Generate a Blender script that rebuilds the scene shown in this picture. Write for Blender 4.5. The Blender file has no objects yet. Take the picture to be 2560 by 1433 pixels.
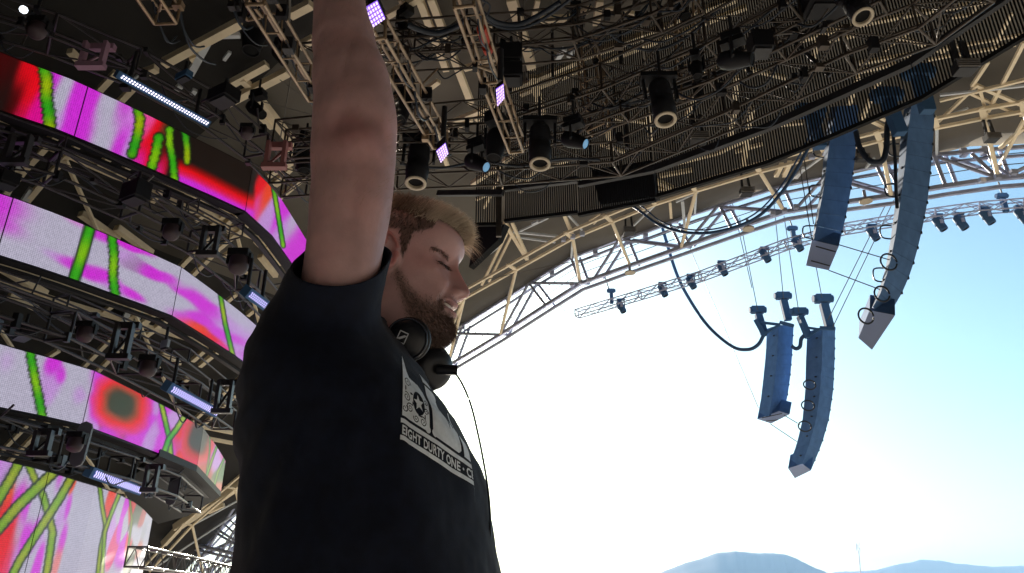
import bpy, bmesh, math, random
import numpy as np
from mathutils import Vector, Matrix, noise
from mathutils.bvhtree import BVHTree
random.seed(7); np.random.seed(7)
sc = bpy.context.scene
R = math.radians

# ------------------------------------------------------------------ camera
PITCH = R(23.0); FPX = 1850.0; CAMZ = 1.25
cam = bpy.data.objects.new('camera', bpy.data.cameras.new('camera'))
sc.collection.objects.link(cam)
cam.location = (0, 0, CAMZ); cam.rotation_euler = (R(90) + PITCH, 0, 0)
cam.data.lens = FPX / 2560 * 36; cam.data.sensor_width = 36
cam.data.clip_start = 0.05; cam.data.clip_end = 60000
sc.camera = cam
# ------------------------------------------------------------------ light
SUN_EL, SUN_AZ = R(15), R(-4.5)          # azimuth from +Y towards +X
EXPO = 1.95
w = bpy.data.worlds.new('World'); sc.world = w; w.use_nodes = True
nt = w.node_tree; nt.nodes.clear()
sky = nt.nodes.new('ShaderNodeTexSky'); sky.sky_type = 'NISHITA'; sky.sun_disc = False
sky.sun_elevation = SUN_EL; sky.sun_rotation = SUN_AZ
sky.air_density = 1.0; sky.dust_density = 1.0; sky.ozone_density = 2.5
bg = nt.nodes.new('ShaderNodeBackground'); bg.inputs['Strength'].default_value = 0.055
wo = nt.nodes.new('ShaderNodeOutputWorld')
tint = nt.nodes.new('ShaderNodeVectorMath'); tint.operation = 'MULTIPLY'; tint.inputs[1].default_value = (.90, 1.08, 1.04)   # cool white balance, same everywhere
nt.links.new(sky.outputs[0], tint.inputs[0]); nt.links.new(tint.outputs[0], bg.inputs[0]); nt.links.new(bg.outputs[0], wo.inputs[0])
sl = bpy.data.lights.new('sun', 'SUN'); sl.energy = 5.0; sl.angle = R(0.5); sl.color = (1, .90, .76)
so = bpy.data.objects.new('sun', sl); sc.collection.objects.link(so)
sd = Vector((math.sin(SUN_AZ) * math.cos(SUN_EL), math.cos(SUN_AZ) * math.cos(SUN_EL), math.sin(SUN_EL)))
so.rotation_euler = sd.to_track_quat('Z', 'Y').to_euler(); so.location = (0, 60, 20)
sc.view_settings.view_transform = 'Standard'; sc.view_settings.look = 'None'
sc.view_settings.exposure = EXPO; sc.view_settings.gamma = 1; sc.view_settings.use_curve_mapping = False
sc.render.engine = 'CYCLES'
sc.cycles.use_denoising = True
sc.cycles.max_bounces = 6; sc.cycles.diffuse_bounces = 4; sc.cycles.volume_bounces = 0
KE = 2 ** -EXPO

# ------------------------------------------------------------------ geometry helpers
CP, SP = math.cos(PITCH), math.sin(PITCH)
C0 = Vector((0, 0, CAMZ))
FA = R(35); FX, FY = math.sin(FA), math.cos(FA)        # stage front axis (f) and the axis across it (s)
def ray(px, py):
    x = (px - 1280) / FPX; y = (716.5 - py) / FPX
    return Vector((x, CP - y * SP, SP + y * CP))
def at_y(px, py, Y): d = ray(px, py); return C0 + d * (Y / d.y)
def at_z(px, py, z): d = ray(px, py); return C0 + d * ((z - CAMZ) / d.z)
def at_f(px, py, f): d = ray(px, py); return C0 + d * (f / (d.x * FX + d.y * FY))
def proj(p):
    v = p - C0; cz = v.y * CP + v.z * SP; cy = -v.y * SP + v.z * CP
    return 1280 + FPX * v.x / cz, 716.5 - FPX * cy / cz
def fs(f, s, z): return Vector((f * FX + s * FY, f * FY - s * FX, z))
def tofs(p): return p.x * FX + p.y * FY, p.x * FY - p.y * FX
PROF = []
for px, py in ((450,1433),(498,1380),(558,1309),(602,1272),(1156,811),(1270,743),(1428,645),(1613,581),(1737,532),(1957,462)):
    p = at_f(px, py, 18.0); PROF.append((tofs(p)[1], p.z))
PROF = [(-31.0, -1.8)] + PROF
S0 = -5.0
PROF = [q for q in PROF if q[0] < S0 - .3] + [(S0, max(q[1] for q in PROF) + .05)]
PROF += [(2 * S0 - s, z) for s, z in reversed(PROF[:-1])]
PS = np.array([q[0] for q in PROF]); PZ = np.array([q[1] for q in PROF])
def roof_z(s): return float(np.interp(s, PS, PZ))
def at_roof(px, py, off=.25):
    d = ray(px, py); t = 1.0
    while t < 80:
        p = C0 + d * t
        f, s = tofs(p)
        if p.z > roof_z(s) - off: break
        t += .05
    return C0 + d * t

col = sc.collection
def link(o, parent=None):
    col.objects.link(o)
    if parent is not None:
        o.parent = parent
    return o
def tag(o, label=None, cat=None, group=None, kind=None):
    if label: o['label'] = label
    if cat: o['category'] = cat
    if group: o['group'] = group
    if kind: o['kind'] = kind
    return o
def thing(name, label, cat, loc=(0, 0, 0), group=None):
    o = bpy.data.objects.new(name, None); o.location = loc; o.empty_display_size = .1
    link(o); return tag(o, label, cat, group)
def world_loc(par):
    v = Vector((0, 0, 0))
    while par is not None: v = v + par.location; par = par.parent
    return v
def place(o, M, parent):
    if parent is not None: M = Matrix.Translation(-world_loc(parent)) @ M
    o.matrix_basis = M
    return link(o, parent)
def mesh_obj(name, verts, faces, mat, parent=None, smooth=False, loc=None):
    me = bpy.data.meshes.new(name)
    me.from_pydata([tuple(v) for v in verts], [], faces); me.update()
    if mat: me.materials.append(mat)
    if smooth: me.polygons.foreach_set('use_smooth', [True] * len(me.polygons))
    o = bpy.data.objects.new(name, me)
    return place(o, Matrix.Translation(loc) if loc is not None else Matrix.Identity(4), parent)

# ------------------------------------------------------------------ materials
MATS = {}
def mat(name, base, rough=.6, metal=0., noise_amt=0., nscale=8., bump=0., spec=.5, emis=None, es=0., coat=0., bscale=None, sheen=0.):
    if name in MATS: return MATS[name]
    m = bpy.data.materials.new(name); m.use_nodes = True; t = m.node_tree
    b = t.nodes['Principled BSDF']
    b.inputs['Base Color'].default_value = (*base, 1); b.inputs['Roughness'].default_value = rough
    b.inputs['Metallic'].default_value = metal; b.inputs['Specular IOR Level'].default_value = spec
    if emis: b.inputs['Emission Color'].default_value = (*emis, 1); b.inputs['Emission Strength'].default_value = es
    if sheen: b.inputs['Sheen Weight'].default_value = sheen
    if noise_amt or bump:
        tc = t.nodes.new('ShaderNodeTexCoord')
        nz = t.nodes.new('ShaderNodeTexNoise'); nz.inputs['Scale'].default_value = nscale; nz.inputs['Detail'].default_value = 6
        geo = t.nodes.new('ShaderNodeNewGeometry')
        t.links.new(geo.outputs['Position'], nz.inputs['Vector'])
        if noise_amt:
            mr = t.nodes.new('ShaderNodeMapRange')
            mr.inputs['From Min'].default_value = .3; mr.inputs['From Max'].default_value = .7
            mr.inputs['To Min'].default_value = 1 - noise_amt; mr.inputs['To Max'].default_value = 1 + noise_amt
            t.links.new(nz.outputs['Fac'], mr.inputs['Value'])
            mx = t.nodes.new('ShaderNodeVectorMath'); mx.operation = 'SCALE'
            mx.inputs[0].default_value = base
            t.links.new(mr.outputs[0], mx.inputs['Scale']); t.links.new(mx.outputs[0], b.inputs['Base Color'])
        if bump:
            bn = nz
            if bscale:
                bn = t.nodes.new('ShaderNodeTexNoise'); bn.inputs['Scale'].default_value = bscale; bn.inputs['Detail'].default_value = 4
                t.links.new(geo.outputs['Position'], bn.inputs['Vector'])
            bp = t.nodes.new('ShaderNodeBump'); bp.inputs['Strength'].default_value = bump; bp.inputs['Distance'].default_value = .02
            t.links.new(bn.outputs['Fac'], bp.inputs['Height']); t.links.new(bp.outputs[0], b.inputs['Normal'])
    MATS[name] = m; return m
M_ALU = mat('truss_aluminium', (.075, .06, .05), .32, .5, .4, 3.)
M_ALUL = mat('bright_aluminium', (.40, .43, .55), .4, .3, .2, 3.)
M_DARK = mat('black_steel', (.018, .018, .022), .5, .2, .3, 4.)
M_CREAM = mat('cream_painted_steel', (.86, .73, .52), .5, 0, .12, 2.5)
M_WHITE = mat('pale_painted_steel', (.62, .66, .70), .45, 0, .12, 2.5)
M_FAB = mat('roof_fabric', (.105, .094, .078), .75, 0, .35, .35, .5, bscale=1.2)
M_FABD = mat('darker_roof_fabric', (.022, .020, .019), .85, 0, .3, .35, .5, bscale=1.2)
M_PLAS = mat('black_plastic', (.010, .010, .013), .6, 0, .2, 6., spec=.25)
M_SLAT = mat('curtain_slat', (.006, .006, .007), .7, spec=.2)
M_ARR = mat('glare_blue_grille', (.08, .165, .33), .8, 0, .15, 5., spec=.15)  # blue lens glare over the speakers put into their base colour
M_ARR2 = mat('glare_blue_cabinet', (.05, .09, .16), .8, 0, .12, 5., spec=.15)  # same glare blue, darker, in the cabinet base colour
M_RIM = mat('lamp_rim', (.50, .43, .32), .5)
M_CABLE = mat('cable_rubber', (.012, .02, .035), .5)
M_BCAB = mat('blue_grey_cable', (.03, .08, .18), .6)
M_WIRE = mat('steel_wire', (.12, .11, .1), .5, .4)
M_LENS = mat('blue_glass_lens', (.12, .3, .5), .1, 0, emis=(.25, .55, .9), es=.35 * KE)
M_FIX = mat('blue_black_housing', (.05, .12, .24), .7, spec=.2)
M_BRZ = mat('warm_brown_aluminium', (.30, .215, .14), .38, .4, .35, 5.)  # browner base tone used on the ladder trusses
M_RED = mat('red_tape', (.5, .05, .02), .5)

# ------------------------------------------------------------------ unit meshes shared by all tubes, beams
UNIT = {}
def unit(kind, m):
    k = (kind, m.name)
    if k in UNIT: return UNIT[k]
    bm = bmesh.new()
    if kind == 'tube':
        bmesh.ops.create_cone(bm, cap_ends=True, segments=8, radius1=1, radius2=1, depth=1)
    elif kind == 'wire':
        bmesh.ops.create_cone(bm, cap_ends=False, segments=4, radius1=1, radius2=1, depth=1)
    elif kind == 'box':
        bmesh.ops.create_cube(bm, size=1)
        bmesh.ops.bevel(bm, geom=bm.edges[:], offset=.03, segments=1, affect='EDGES')
    me = bpy.data.meshes.new(kind); bm.to_mesh(me); bm.free()
    me.materials.append(m)
    if kind in ('tube', 'wire'):
        me.polygons.foreach_set('use_smooth', [len(p.vertices) == 4 for p in me.polygons])
    UNIT[k] = me; return me
def axis_m(a, b, wx, wy, up=None):
    d = b - a; L = d.length; z = d / max(L, 1e-6)
    u = up if up is not None else Vector((0, 0, 1))
    if abs(z.dot(u)) > .98: u = Vector((0, 1, 0))
    x = u.cross(z).normalized(); y = z.cross(x)
    m = Matrix(((x.x * wx, y.x * wy, z.x * L), (x.y * wx, y.y * wy, z.y * L), (x.z * wx, y.z * wy, z.z * L))).to_4x4()
    m.translation = (a + b) / 2
    return m
def tube(par, a, b, r, m, name='chord', label=None, kind='tube'):
    o = bpy.data.objects.new(name, unit(kind, m)); place(o, axis_m(a, b, r, r), par)
    if label: o['label'] = label
    return o
def beam(par, a, b, wx, wy, m, name='beam', up=None):
    o = bpy.data.objects.new(name, unit('box', m)); return place(o, axis_m(a, b, wx, wy, up), par)
def box(par, c, size, m, name, rot=None):
    o = bpy.data.objects.new(name, unit('box', m))
    M = Matrix.Translation(c) @ (rot.to_4x4() if rot else Matrix.Identity(4)) @ Matrix.Diagonal((*size, 1))
    return place(o, M, par)
def curve_tube(name, pts, r, m, par=None, seg=6, n=6, closed=False):
    """smooth round cable through points, one mesh"""
    P = [Vector(p) for p in pts]; out = []
    for i in range(len(P) - 1):
        p0 = P[max(i - 1, 0)]; p1 = P[i]; p2 = P[i + 1]; p3 = P[min(i + 2, len(P) - 1)]
        for k in range(n):
            t = k / n
            out.append(.5 * ((2 * p1) + (p2 - p0) * t + (2 * p0 - 5 * p1 + 4 * p2 - p3) * t * t + (3 * p1 - p0 - 3 * p2 + p3) * t ** 3))
    out.append(P[-1])
    V, F = [], []
    for i, p in enumerate(out):
        d = (out[min(i + 1, len(out) - 1)] - out[max(i - 1, 0)]).normalized()
        u = Vector((0, 0, 1)) if abs(d.z) < .9 else Vector((0, 1, 0))
        x = d.cross(u).normalized(); y = d.cross(x)
        for k in range(seg):
            a = 2 * math.pi * k / seg
            V.append(p + x * (r * math.cos(a)) + y * (r * math.sin(a)))
    for i in range(len(out) - 1):
        for k in range(seg):
            k2 = (k + 1) % seg
            F.append((i * seg + k, i * seg + k2, (i + 1) * seg + k2, (i + 1) * seg + k))
    return mesh_obj(name, V, F, m, par, True)

def truss(name, label, pts, w, h, m, pitch=None, rc=.028, rb=.014, faces=(0, 1, 2, 3), group=None, cat='truss', tilt=None, plates=True, clutter=0, ladder=False):
    rc *= .62; rb *= .62
    """box truss of four chords with zig-zag braces along a 3D polyline"""
    root = thing(name, label, cat, pts[0], group)
    pitch = pitch or h * 1.1
    offs = [(-1, -1), (1, -1), (1, 1), (-1, 1)]
    frames = []
    for i, p in enumerate(pts):
        d = Vector((0, 0, 0))
        if i: d += (pts[i] - pts[i - 1]).normalized()
        if i < len(pts) - 1: d += (pts[i + 1] - pts[i]).normalized()
        d.normalize()
        u = tilt or (Vector((0, 0, 1)) if abs(d.z) < .85 else Vector((FX, FY, 0)))
        x = u.cross(d).normalized(); y = d.cross(x)
        frames.append([p + x * (w / 2 * a) + y * (h / 2 * b) for a, b in offs])
    for i in range(len(pts) - 1):
        A, B = frames[i], frames[i + 1]
        for k in range(4): tube(root, A[k], B[k], rc, m, 'chord')
        L = (pts[i + 1] - pts[i]).length; n = max(1, round(L / pitch))
        for f in faces:
            if ladder:
                for j in range(1, n):
                    tube(root, A[f].lerp(B[f], j / n), A[(f + 1) % 4].lerp(B[(f + 1) % 4], j / n), rb, m, 'rung')
                continue
            a0, a1, b0, b1 = A[f], A[(f + 1) % 4], B[f], B[(f + 1) % 4]
            for j in range(n):
                t0, t1 = j / n, (j + 1) / n
                if (j + f) % 2: q0, q1 = a0.lerp(b0, t0), a1.lerp(b1, t1)
                else: q0, q1 = a1.lerp(b1, t0), a0.lerp(b0, t1)
                tube(root, q0, q1, rb, m, 'brace')
        if plates:
            for k in range(4): tube(root, A[k], A[(k + 1) % 4], rc * .9, m, 'end_bar')
    if clutter:
        rng = random.Random(hash(len(label)) + len(pts))
        for q_ in range(clutter):
            i = rng.randrange(len(pts) - 1); t_ = rng.random(); k = rng.randrange(4)
            c = frames[i][k].lerp(frames[i + 1][k], t_); dd = (pts[i + 1] - pts[i]).normalized()
            typ = rng.random()
            if typ < .35: box(root, c, (rng.uniform(.05, .12), rng.uniform(.05, .12), rng.uniform(.06, .18)), rng.choice((M_DARK, M_PLAS, m)), 'clamp')
            elif typ < .7:
                e = c + dd * rng.uniform(.3, .9); curve_tube('cable_loop', [c, c.lerp(e, .3) - Vector((0, 0, rng.uniform(.05, .22))), c.lerp(e, .7) - Vector((0, 0, rng.uniform(.05, .2))), e], rng.uniform(.007, .014), M_CABLE, root, 5, 4)
            else:
                e = c + Vector((rng.uniform(-.25, .25), rng.uniform(-.3, .3), rng.uniform(-.05, .3))); tube(root, c, e, rng.uniform(.008, .018), rng.choice((m, M_DARK, M_WIRE)), 'tie_bar')
    if plates:
        for k in range(4): tube(root, frames[-1][k], frames[-1][(k + 1) % 4], rc * .9, m, 'end_bar')
    return root

# ------------------------------------------------------------------ setting: sky side
def noise2(x, y, s, o=0): return noise.fractal(Vector((x * s + o, y * s, o)), 1.0, 2.0, 5)
M_GROUND = mat('desert_ground', (.47, .42, .35), .9, 0, .25, .02, .3)
V, F = [], []
N = 40; xs = [math.copysign(abs(t) ** 2.2 * 22000, t) for t in np.linspace(-1, 1, N)]
for y in xs:
    for x in xs: V.append((x, y + 1200, -1.8 + (0 if abs(x) < 500 and abs(y) < 1500 else .5 * noise2(x, y, .01))))
for j in range(N - 1):
    for i in range(N - 1): F.append((j * N + i, j * N + i + 1, (j + 1) * N + i + 1, (j + 1) * N + i))
tag(mesh_obj('ground', V, F, M_GROUND, None, True), kind='structure')
M_MT = mat('mountain_rock', (.05, .065, .10), .95, 0, .12, .003, 0, spec=.05)
def ridge(name, line, D, thick, seed):
    n = 260; xs_ = np.linspace(line[0][0], line[-1][0], n); ys = np.interp(xs_, [a for a, b in line], [b for a, b in line])
    V, F = [], []; M = 24
    for i in range(n):
        nn = noise2(i * 1.0, 0, .05, seed) * 3.5 + noise2(i * 1.0, 3, .4, seed) * .6
        top = at_y(xs_[i], ys[i] + nn, D)
        for j in range(M):
            t = j / (M - 1)                      # 0 = front foot, .6 = crest, 1 = back foot
            prof = (t / .6) ** 1.25 if t < .6 else (1 - t) / .4
            y = D - thick * .6 + thick * t
            gull = noise2(top.x * .004, y * .004, 1.0, seed + 5) * .03 * (1 - abs(prof - .5) * 1.6)
            z = -2 + (top.z + 2) * max(0, min(1, prof + (gull if 0 < j < 14 else 0)))
            V.append((top.x * y / D, y, z))
    for i in range(n - 1):
        for j in range(M - 1): F.append((i * M + j, i * M + j + 1, (i + 1) * M + j + 1, (i + 1) * M + j))
    return tag(mesh_obj(name, V, F, M_MT, None, True), kind='structure')
ridge('mountain', [(1380,1505),(1500,1485),(1635,1433),(1700,1412),(1740,1396),(1790,1378),(1835,1374),(1895,1382),(1930,1380),(1960,1382),(1995,1395),(2035,1416),(2070,1432),(2120,1470),(2200,1500)], 5500, 2200, 1.3)
ridge('far_mountain', [(1900,1500),(2040,1440),(2080,1429),(2190,1424),(2240,1408),(2300,1395),(2345,1400),(2390,1408),(2420,1407),(2480,1415),(2560,1411),(2700,1425),(2900,1490)], 8000, 2000, 7.7)
# hilly side ground left of the person, beyond the stage, never seen but keeps the horizon closed
# ------------------------------------------------------------------ stage floor
M_STAGE = mat('pale_bounce_deck', (.42, .40, .38), .6, 0, .3, 3.)  # unseen deck, its pale colour set so sunlight bounces up under the roof
root = thing('stage_deck', 'wide unseen stage platform, pale for bounce light, that the man in the dark shirt stands on', 'stage', (0, 0, 0))
V = [fs(f, s, z) for z in (-1.8, 0) for f, s in ((-13.5, -28), (12.5, -28), (12.5, 18), (-13.5, 18))]
mesh_obj('platform', V, [(0, 3, 2, 1), (4, 5, 6, 7), (0, 1, 5, 4), (1, 2, 6, 5), (2, 3, 7, 6), (3, 0, 4, 7)], M_STAGE, root)

# ------------------------------------------------------------------ roof
roof = thing('stage_roof', 'huge arched stage roof with dark fabric skin over cream steel beams', 'stage roof', fs(18, S0, 0))
V, F = [], []
ss = np.unique(np.concatenate([PS, np.linspace(PS[0], PS[-1], 120)])); ff = np.linspace(-14, 18.15, 44)
for f in ff:
    for s in ss:
        sag = .10 * math.sin(f * 2 * math.pi / 4) * 0 + .05 * noise2(f, s, .6)
        V.append(fs(f, s, roof_z(s) + .10 + (sag if -13 < f < 17.5 else 0)))
n = len(ss)
for j in range(len(ff) - 1):
    for i in range(n - 1): F.append((j * n + i, (j + 1) * n + i, (j + 1) * n + i + 1, j * n + i + 1))
o = mesh_obj('roof_skin', V, F, M_FAB, roof, True)
o.data.materials.append(M_FABD)            # darker fabric over the inner bays and the far side, lighter in the front bays
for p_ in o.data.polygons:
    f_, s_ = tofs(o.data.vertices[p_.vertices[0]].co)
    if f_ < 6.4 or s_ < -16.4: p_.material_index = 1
sm = o.modifiers.new('thick', 'SOLIDIFY'); sm.thickness = .06; sm.offset = 1
V = [fs(-14, s, roof_z(s) + .1) for s in ss] + [fs(-14, s, -1.8) for s in ss]
mesh_obj('back_wall', V, [(i, i + 1, n + i + 1, n + i) for i in range(n - 1)], M_FAB, roof)

def roofbeam(p0, p1, wpx=12, m=None, off=.3, par=None):
    a, b = at_roof(*p0, off), at_roof(*p1, off)
    dist = ((a + b) / 2 - C0).dot(Vector((0, CP, SP)))
    ww = wpx * dist / FPX * (1.45 if p0[0] < 770 else 1.25 if p0[0] < 1180 else 1.5 if p0[1] < 480 and p0[0] < 2000 else 1.3 if (p0[1] < 310 and p0[0] < 2300) else .95)
    par = par or roof
    n = max(1, int((b - a).length / 3))
    prev = a
    for i in range(n):
        q = (Vector(p0 + (0,)).lerp(Vector(p1 + (0,)), (i + 1) / n))
        nx = at_roof(q.x, q.y, off)
        beam(par, prev, nx, ww, ww * .9, m or M_CREAM, 'roof_beam'); prev = nx
CR = [  # traced cream beams: x0,y0,x1,y1,width
 (945,52,1055,-8,13),(1050,2,1116,175,14),(1077,-5,1178,258,14),(1278,-5,1306,82,17),(1306,82,1330,170,15),(1332,190,1360,300,12),
 (1057,233,1097,203,10),(1160,172,1262,140,11),(1262,140,1300,124,8),(1440,148,1600,92,12),(1600,92,1690,58,12),(1690,52,1840,-4,12),
 (1278,224,1442,155,9),(1300,236,1456,172,9),(1110,315,1222,268,10),(1300,372,1345,350,9),
 (1637,421,1792,383,7),(1792,383,1946,309,8),(1946,312,2010,306,7),(1500,158,1665,95,8),(1665,95,1866,18,8),
 (1761,180,1820,160,9),(1820,160,1925,117,9),(1925,117,2120,72,9),(2050,82,2270,38,9),(2270,38,2505,-4,9),(2044,106,2140,88,8),(2379,44,2488,28,8),
 (2148,158,2372,120,8),(2372,120,2575,84,8),(2134,182,2240,160,8),(2320,150,2540,112,8),
 (2067,-4,2034,147,9),(2449,-4,2419,62,8),(2530,33,2488,110,8),(2198,201,2155,297,8),(2148,188,2122,265,8),
 (1842,191,1836,268,9),(1836,268,1825,342,9),(1879,271,1858,415,9),(1740,235,1716,290,8),
 (1620,285,1628,360,8),(1515,300,1526,362,9),(1680,470,1610,440,8),
 (1536,295,1630,308,6),(1860,170,1965,195,7),(1560,380,1500,360,6),(2240,90,2360,130,7),(2300,60,2210,130,5),(1905,360,1838,380,6),
 (1650,440,1730,425,7),(1640,470,1700,476,6),(1090,340,1180,300,9),(1190,300,1255,250,8),(1120,420,1090,330,8),(1230,430,1290,380,8),
 (1180,460,1240,420,8),(1330,430,1420,400,7),(1350,405,1300,480,7),(1210,520,1250,440,8),(1190,500,1320,440,7),
 (409,159,600,57,15),(569,257,720,180,14),(358,184,392,171,13),(580,209,668,161,13),(174,127,201,154,12),
 (604,198,622,214,12),(634,234,734,360,15),(655,291,683,318,12),(715,362,737,395,11),(725,38,779,10,15),(748,116,784,97,13),
 (668,440,729,405,10),(688,463,709,449,8),(476,150,500,140,10),
 (102,365,144,335,11),(243,415,281,390,10),(288,439,328,412,10),(469,480,593,591,12),(489,552,547,510,8),(522,566,563,537,8),
 (201,534,295,599,12),(291,569,378,633,12),(0,668,114,735,13),(23,738,92,772,10),(255,783,298,751,8),(328,830,388,783,9),(363,840,420,797,9),
 (116,894,147,875,8),(481,902,517,870,8),(499,915,546,877,8),(618,788,640,770,8),(600,490,640,470,8),(380,505,410,470,8),(30,440,60,410,8),
 (439,1320,612,1203,13),(409,1360,446,1320,10),(520,1280,560,1262,8),(400,1100,420,1085,8),(445,965,470,945,8),(560,640,590,620,7),
 (665,620,700,600,9),(640,600,700,660,10),(690,690,650,640,9),(560,760,590,735,7),(405,880,450,910,7),
 (1000,0,1010,20,8),(1400,60,1480,20,9),(1350,50,1460,42,10),(1490,60,1500,0,12),(1515,20,1600,40,8),(1240,60,1200,70,8),(1330,60,1345,0,8),
]
for x0, y0, x1, y1, wd in CR: roofbeam((x0, y0), (x1, y1), wd)
BL = [(476,184,522,100,12),(536,90,600,88,9),(303,815,330,761,9),(340,805,358,771,7),(17,485,33,457,9),(59,504,80,473,10),(440,225,452,214,9),(478,240,488,225,8),
      (1391,150,1412,122,8),(1420,142,1440,120,7),(560,150,575,130,6),(330,200,345,190,4),(45,420,62,398,8)]
for x0, y0, x1, y1, wd in BL: roofbeam((x0, y0), (x1, y1), wd, M_WHITE)

# long black edge tube and stay wires under the skin
for a, b in (((1240,420),(1420,300)),((1500,640),(1210,700)),((700,200),(830,300)),((640,250),(790,290)),((730,180),(700,350)),((1280,60),(1320,200)),((2050,640-420),(2400,140))):
    p, q = at_roof(*a, .7), at_roof(*b, .7); tube(roof, p, q, .012, M_WIRE, 'stay_wire', kind='wire')

# ------------------------------------------------------------------ front arch truss (chords A low front, B high front, C inner)
arch = thing('arch_truss', 'pale steel arch truss along the open front edge of the stage roof', 'arch truss', at_f(1451, 709, 18))
Apx = [(700,1195),(860,1080),(1000,990),(1119,916),(1251,837),(1364,764),(1451,709),(1575,664),(1703,619),(1830,574),(1961,530),(2095,508),(2228,489),(2360,466),(2496,446),(2620,436),(2740,432)]
Bpx = [(690,1130),(830,1035),(950,953),(1060,878),(1156,814),(1270,743),(1322,708),(1428,645),(1549,597),(1613,581),(1737,534),(1860,495),(1957,464),(2120,428),(2342,387),(2480,374),(2560,367),(2700,362)]
Cpx = [(800,985),(980,862),(1160,747),(1290,675),(1432,596),(1530,555),(1639,511),(1740,478),(1900,430),(2064,386),(2200,352),(2342,320),(2460,296),(2560,279),(2720,255)]
def poly(pxs, f): return [at_f(x, y, f) for x, y in pxs]
LS = [-27.6, -25.4, -23.2, -21.0, -18.9, -16.9]          # the leg that runs down behind the man follows the roof outline
A3 = [fs(18, s_ + .75, roof_z(s_) - .85) for s_ in LS] + poly(Apx[3:], 18)
B3 = [fs(18, s_, roof_z(s_) - .05) for s_ in LS] + poly(Bpx[4:], 18)
C3 = [fs(16, s_ + .35, roof_z(s_) - .65) for s_ in LS] + poly(Cpx[2:], 16)
for i in range(len(LS)):
    for k in (0, 1):
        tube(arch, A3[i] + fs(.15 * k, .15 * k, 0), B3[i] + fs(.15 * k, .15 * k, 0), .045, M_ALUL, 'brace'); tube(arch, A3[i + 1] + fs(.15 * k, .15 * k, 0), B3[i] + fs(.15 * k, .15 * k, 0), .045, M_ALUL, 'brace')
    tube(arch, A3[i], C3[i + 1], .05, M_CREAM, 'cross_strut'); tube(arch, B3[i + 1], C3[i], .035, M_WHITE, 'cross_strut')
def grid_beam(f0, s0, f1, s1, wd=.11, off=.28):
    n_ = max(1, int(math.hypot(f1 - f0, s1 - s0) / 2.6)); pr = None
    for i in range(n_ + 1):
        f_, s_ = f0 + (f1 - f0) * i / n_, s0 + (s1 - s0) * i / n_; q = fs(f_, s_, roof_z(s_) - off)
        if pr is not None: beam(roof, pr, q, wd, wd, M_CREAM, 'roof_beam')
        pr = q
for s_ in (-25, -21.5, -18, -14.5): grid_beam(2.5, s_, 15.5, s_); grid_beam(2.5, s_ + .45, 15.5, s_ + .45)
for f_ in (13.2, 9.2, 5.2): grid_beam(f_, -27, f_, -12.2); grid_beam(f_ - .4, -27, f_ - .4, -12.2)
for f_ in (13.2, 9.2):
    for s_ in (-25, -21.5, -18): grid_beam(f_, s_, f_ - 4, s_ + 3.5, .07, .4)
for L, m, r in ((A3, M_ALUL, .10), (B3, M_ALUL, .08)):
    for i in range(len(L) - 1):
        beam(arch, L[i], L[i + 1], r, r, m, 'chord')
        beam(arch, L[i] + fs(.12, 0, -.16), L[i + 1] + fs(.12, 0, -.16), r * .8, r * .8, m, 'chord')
for i in range(len(C3) - 1):
    beam(arch, C3[i], C3[i + 1], .07, .07, M_CREAM, 'inner_chord')
    beam(arch, C3[i] + fs(-.35, 0, .02), C3[i + 1] + fs(-.35, 0, .02), .07, .07, M_CREAM, 'inner_chord')
for q in C3[1:-1]:
    beam(arch, q + fs(.05, 0, .0), q + fs(-.42, 0, 0.02), .12, .05, M_CREAM, 'splice_plate')
# web members as pairs of tubes between the chords
web = [((1119,916),(1060,878)),((1119,916),(1156,814)),((1251,837),(1060,832)),((1251,837),(1322,708)),((1364,764),(1322,708)),((1451,709),(1322,708)),
       ((1451,709),(1428,645)),((1485,697),(1549,597)),((1575,664),(1549,597)),((1703,619),(1560,600)),((1703,619),(1675,560)),((1710,616),(1795,515)),((1830,574),(1800,515)),
       ((1961,530),(1805,518)),((1961,530),(1935,470)),((1985,527),(2060,445)),((2095,508),(2062,440)),((2228,489),(2075,445)),((2228,489),(2190,410)),((2250,486),(2300,396)),
       ((2365,466),(2335,388)),((2496,446),(2350,395)),((2496,446),(2470,376)),((2510,444),(2560,420)),((2496,446),(2430,385)),((2560,420),(2640,370))]
for i, (a, b) in enumerate(web):
    p, q = at_f(*a, 18), at_f(*b, 18)
    for k in (0, 1):
        o_ = fs(0, .0, 0) if k == 0 else fs(.15, .22, 0)
        tube(arch, p + o_, q + o_, .045, M_ALUL, 'brace')
link3 = [(a_ + 3, b_ + 4) for a_, b_ in ((3, 2), (4, 3), (6, 4), (7, 5), (8, 7), (10, 8), (11, 9), (12, 10), (14, 12), (15, 13))]
for i, j in link3:
    tube(arch, A3[i], C3[j], .05, M_CREAM, 'cross_strut')
for i, j in ((7,7),(9,8),(10,10),(12,11),(14,13),(16,15)):
    tube(arch, B3[min(i,len(B3)-1)], C3[j], .035, M_WHITE, 'cross_strut')
# thin horizontal rods following the arch
for dz in (.33, .6):
    for i in range(3, len(A3) - 2, 1):
        a = A3[i].copy(); b = A3[i + 1].copy(); a.z += dz; b.z += dz
        tube(arch, a, b, .012, M_WIRE, 'rod', kind='wire')
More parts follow.
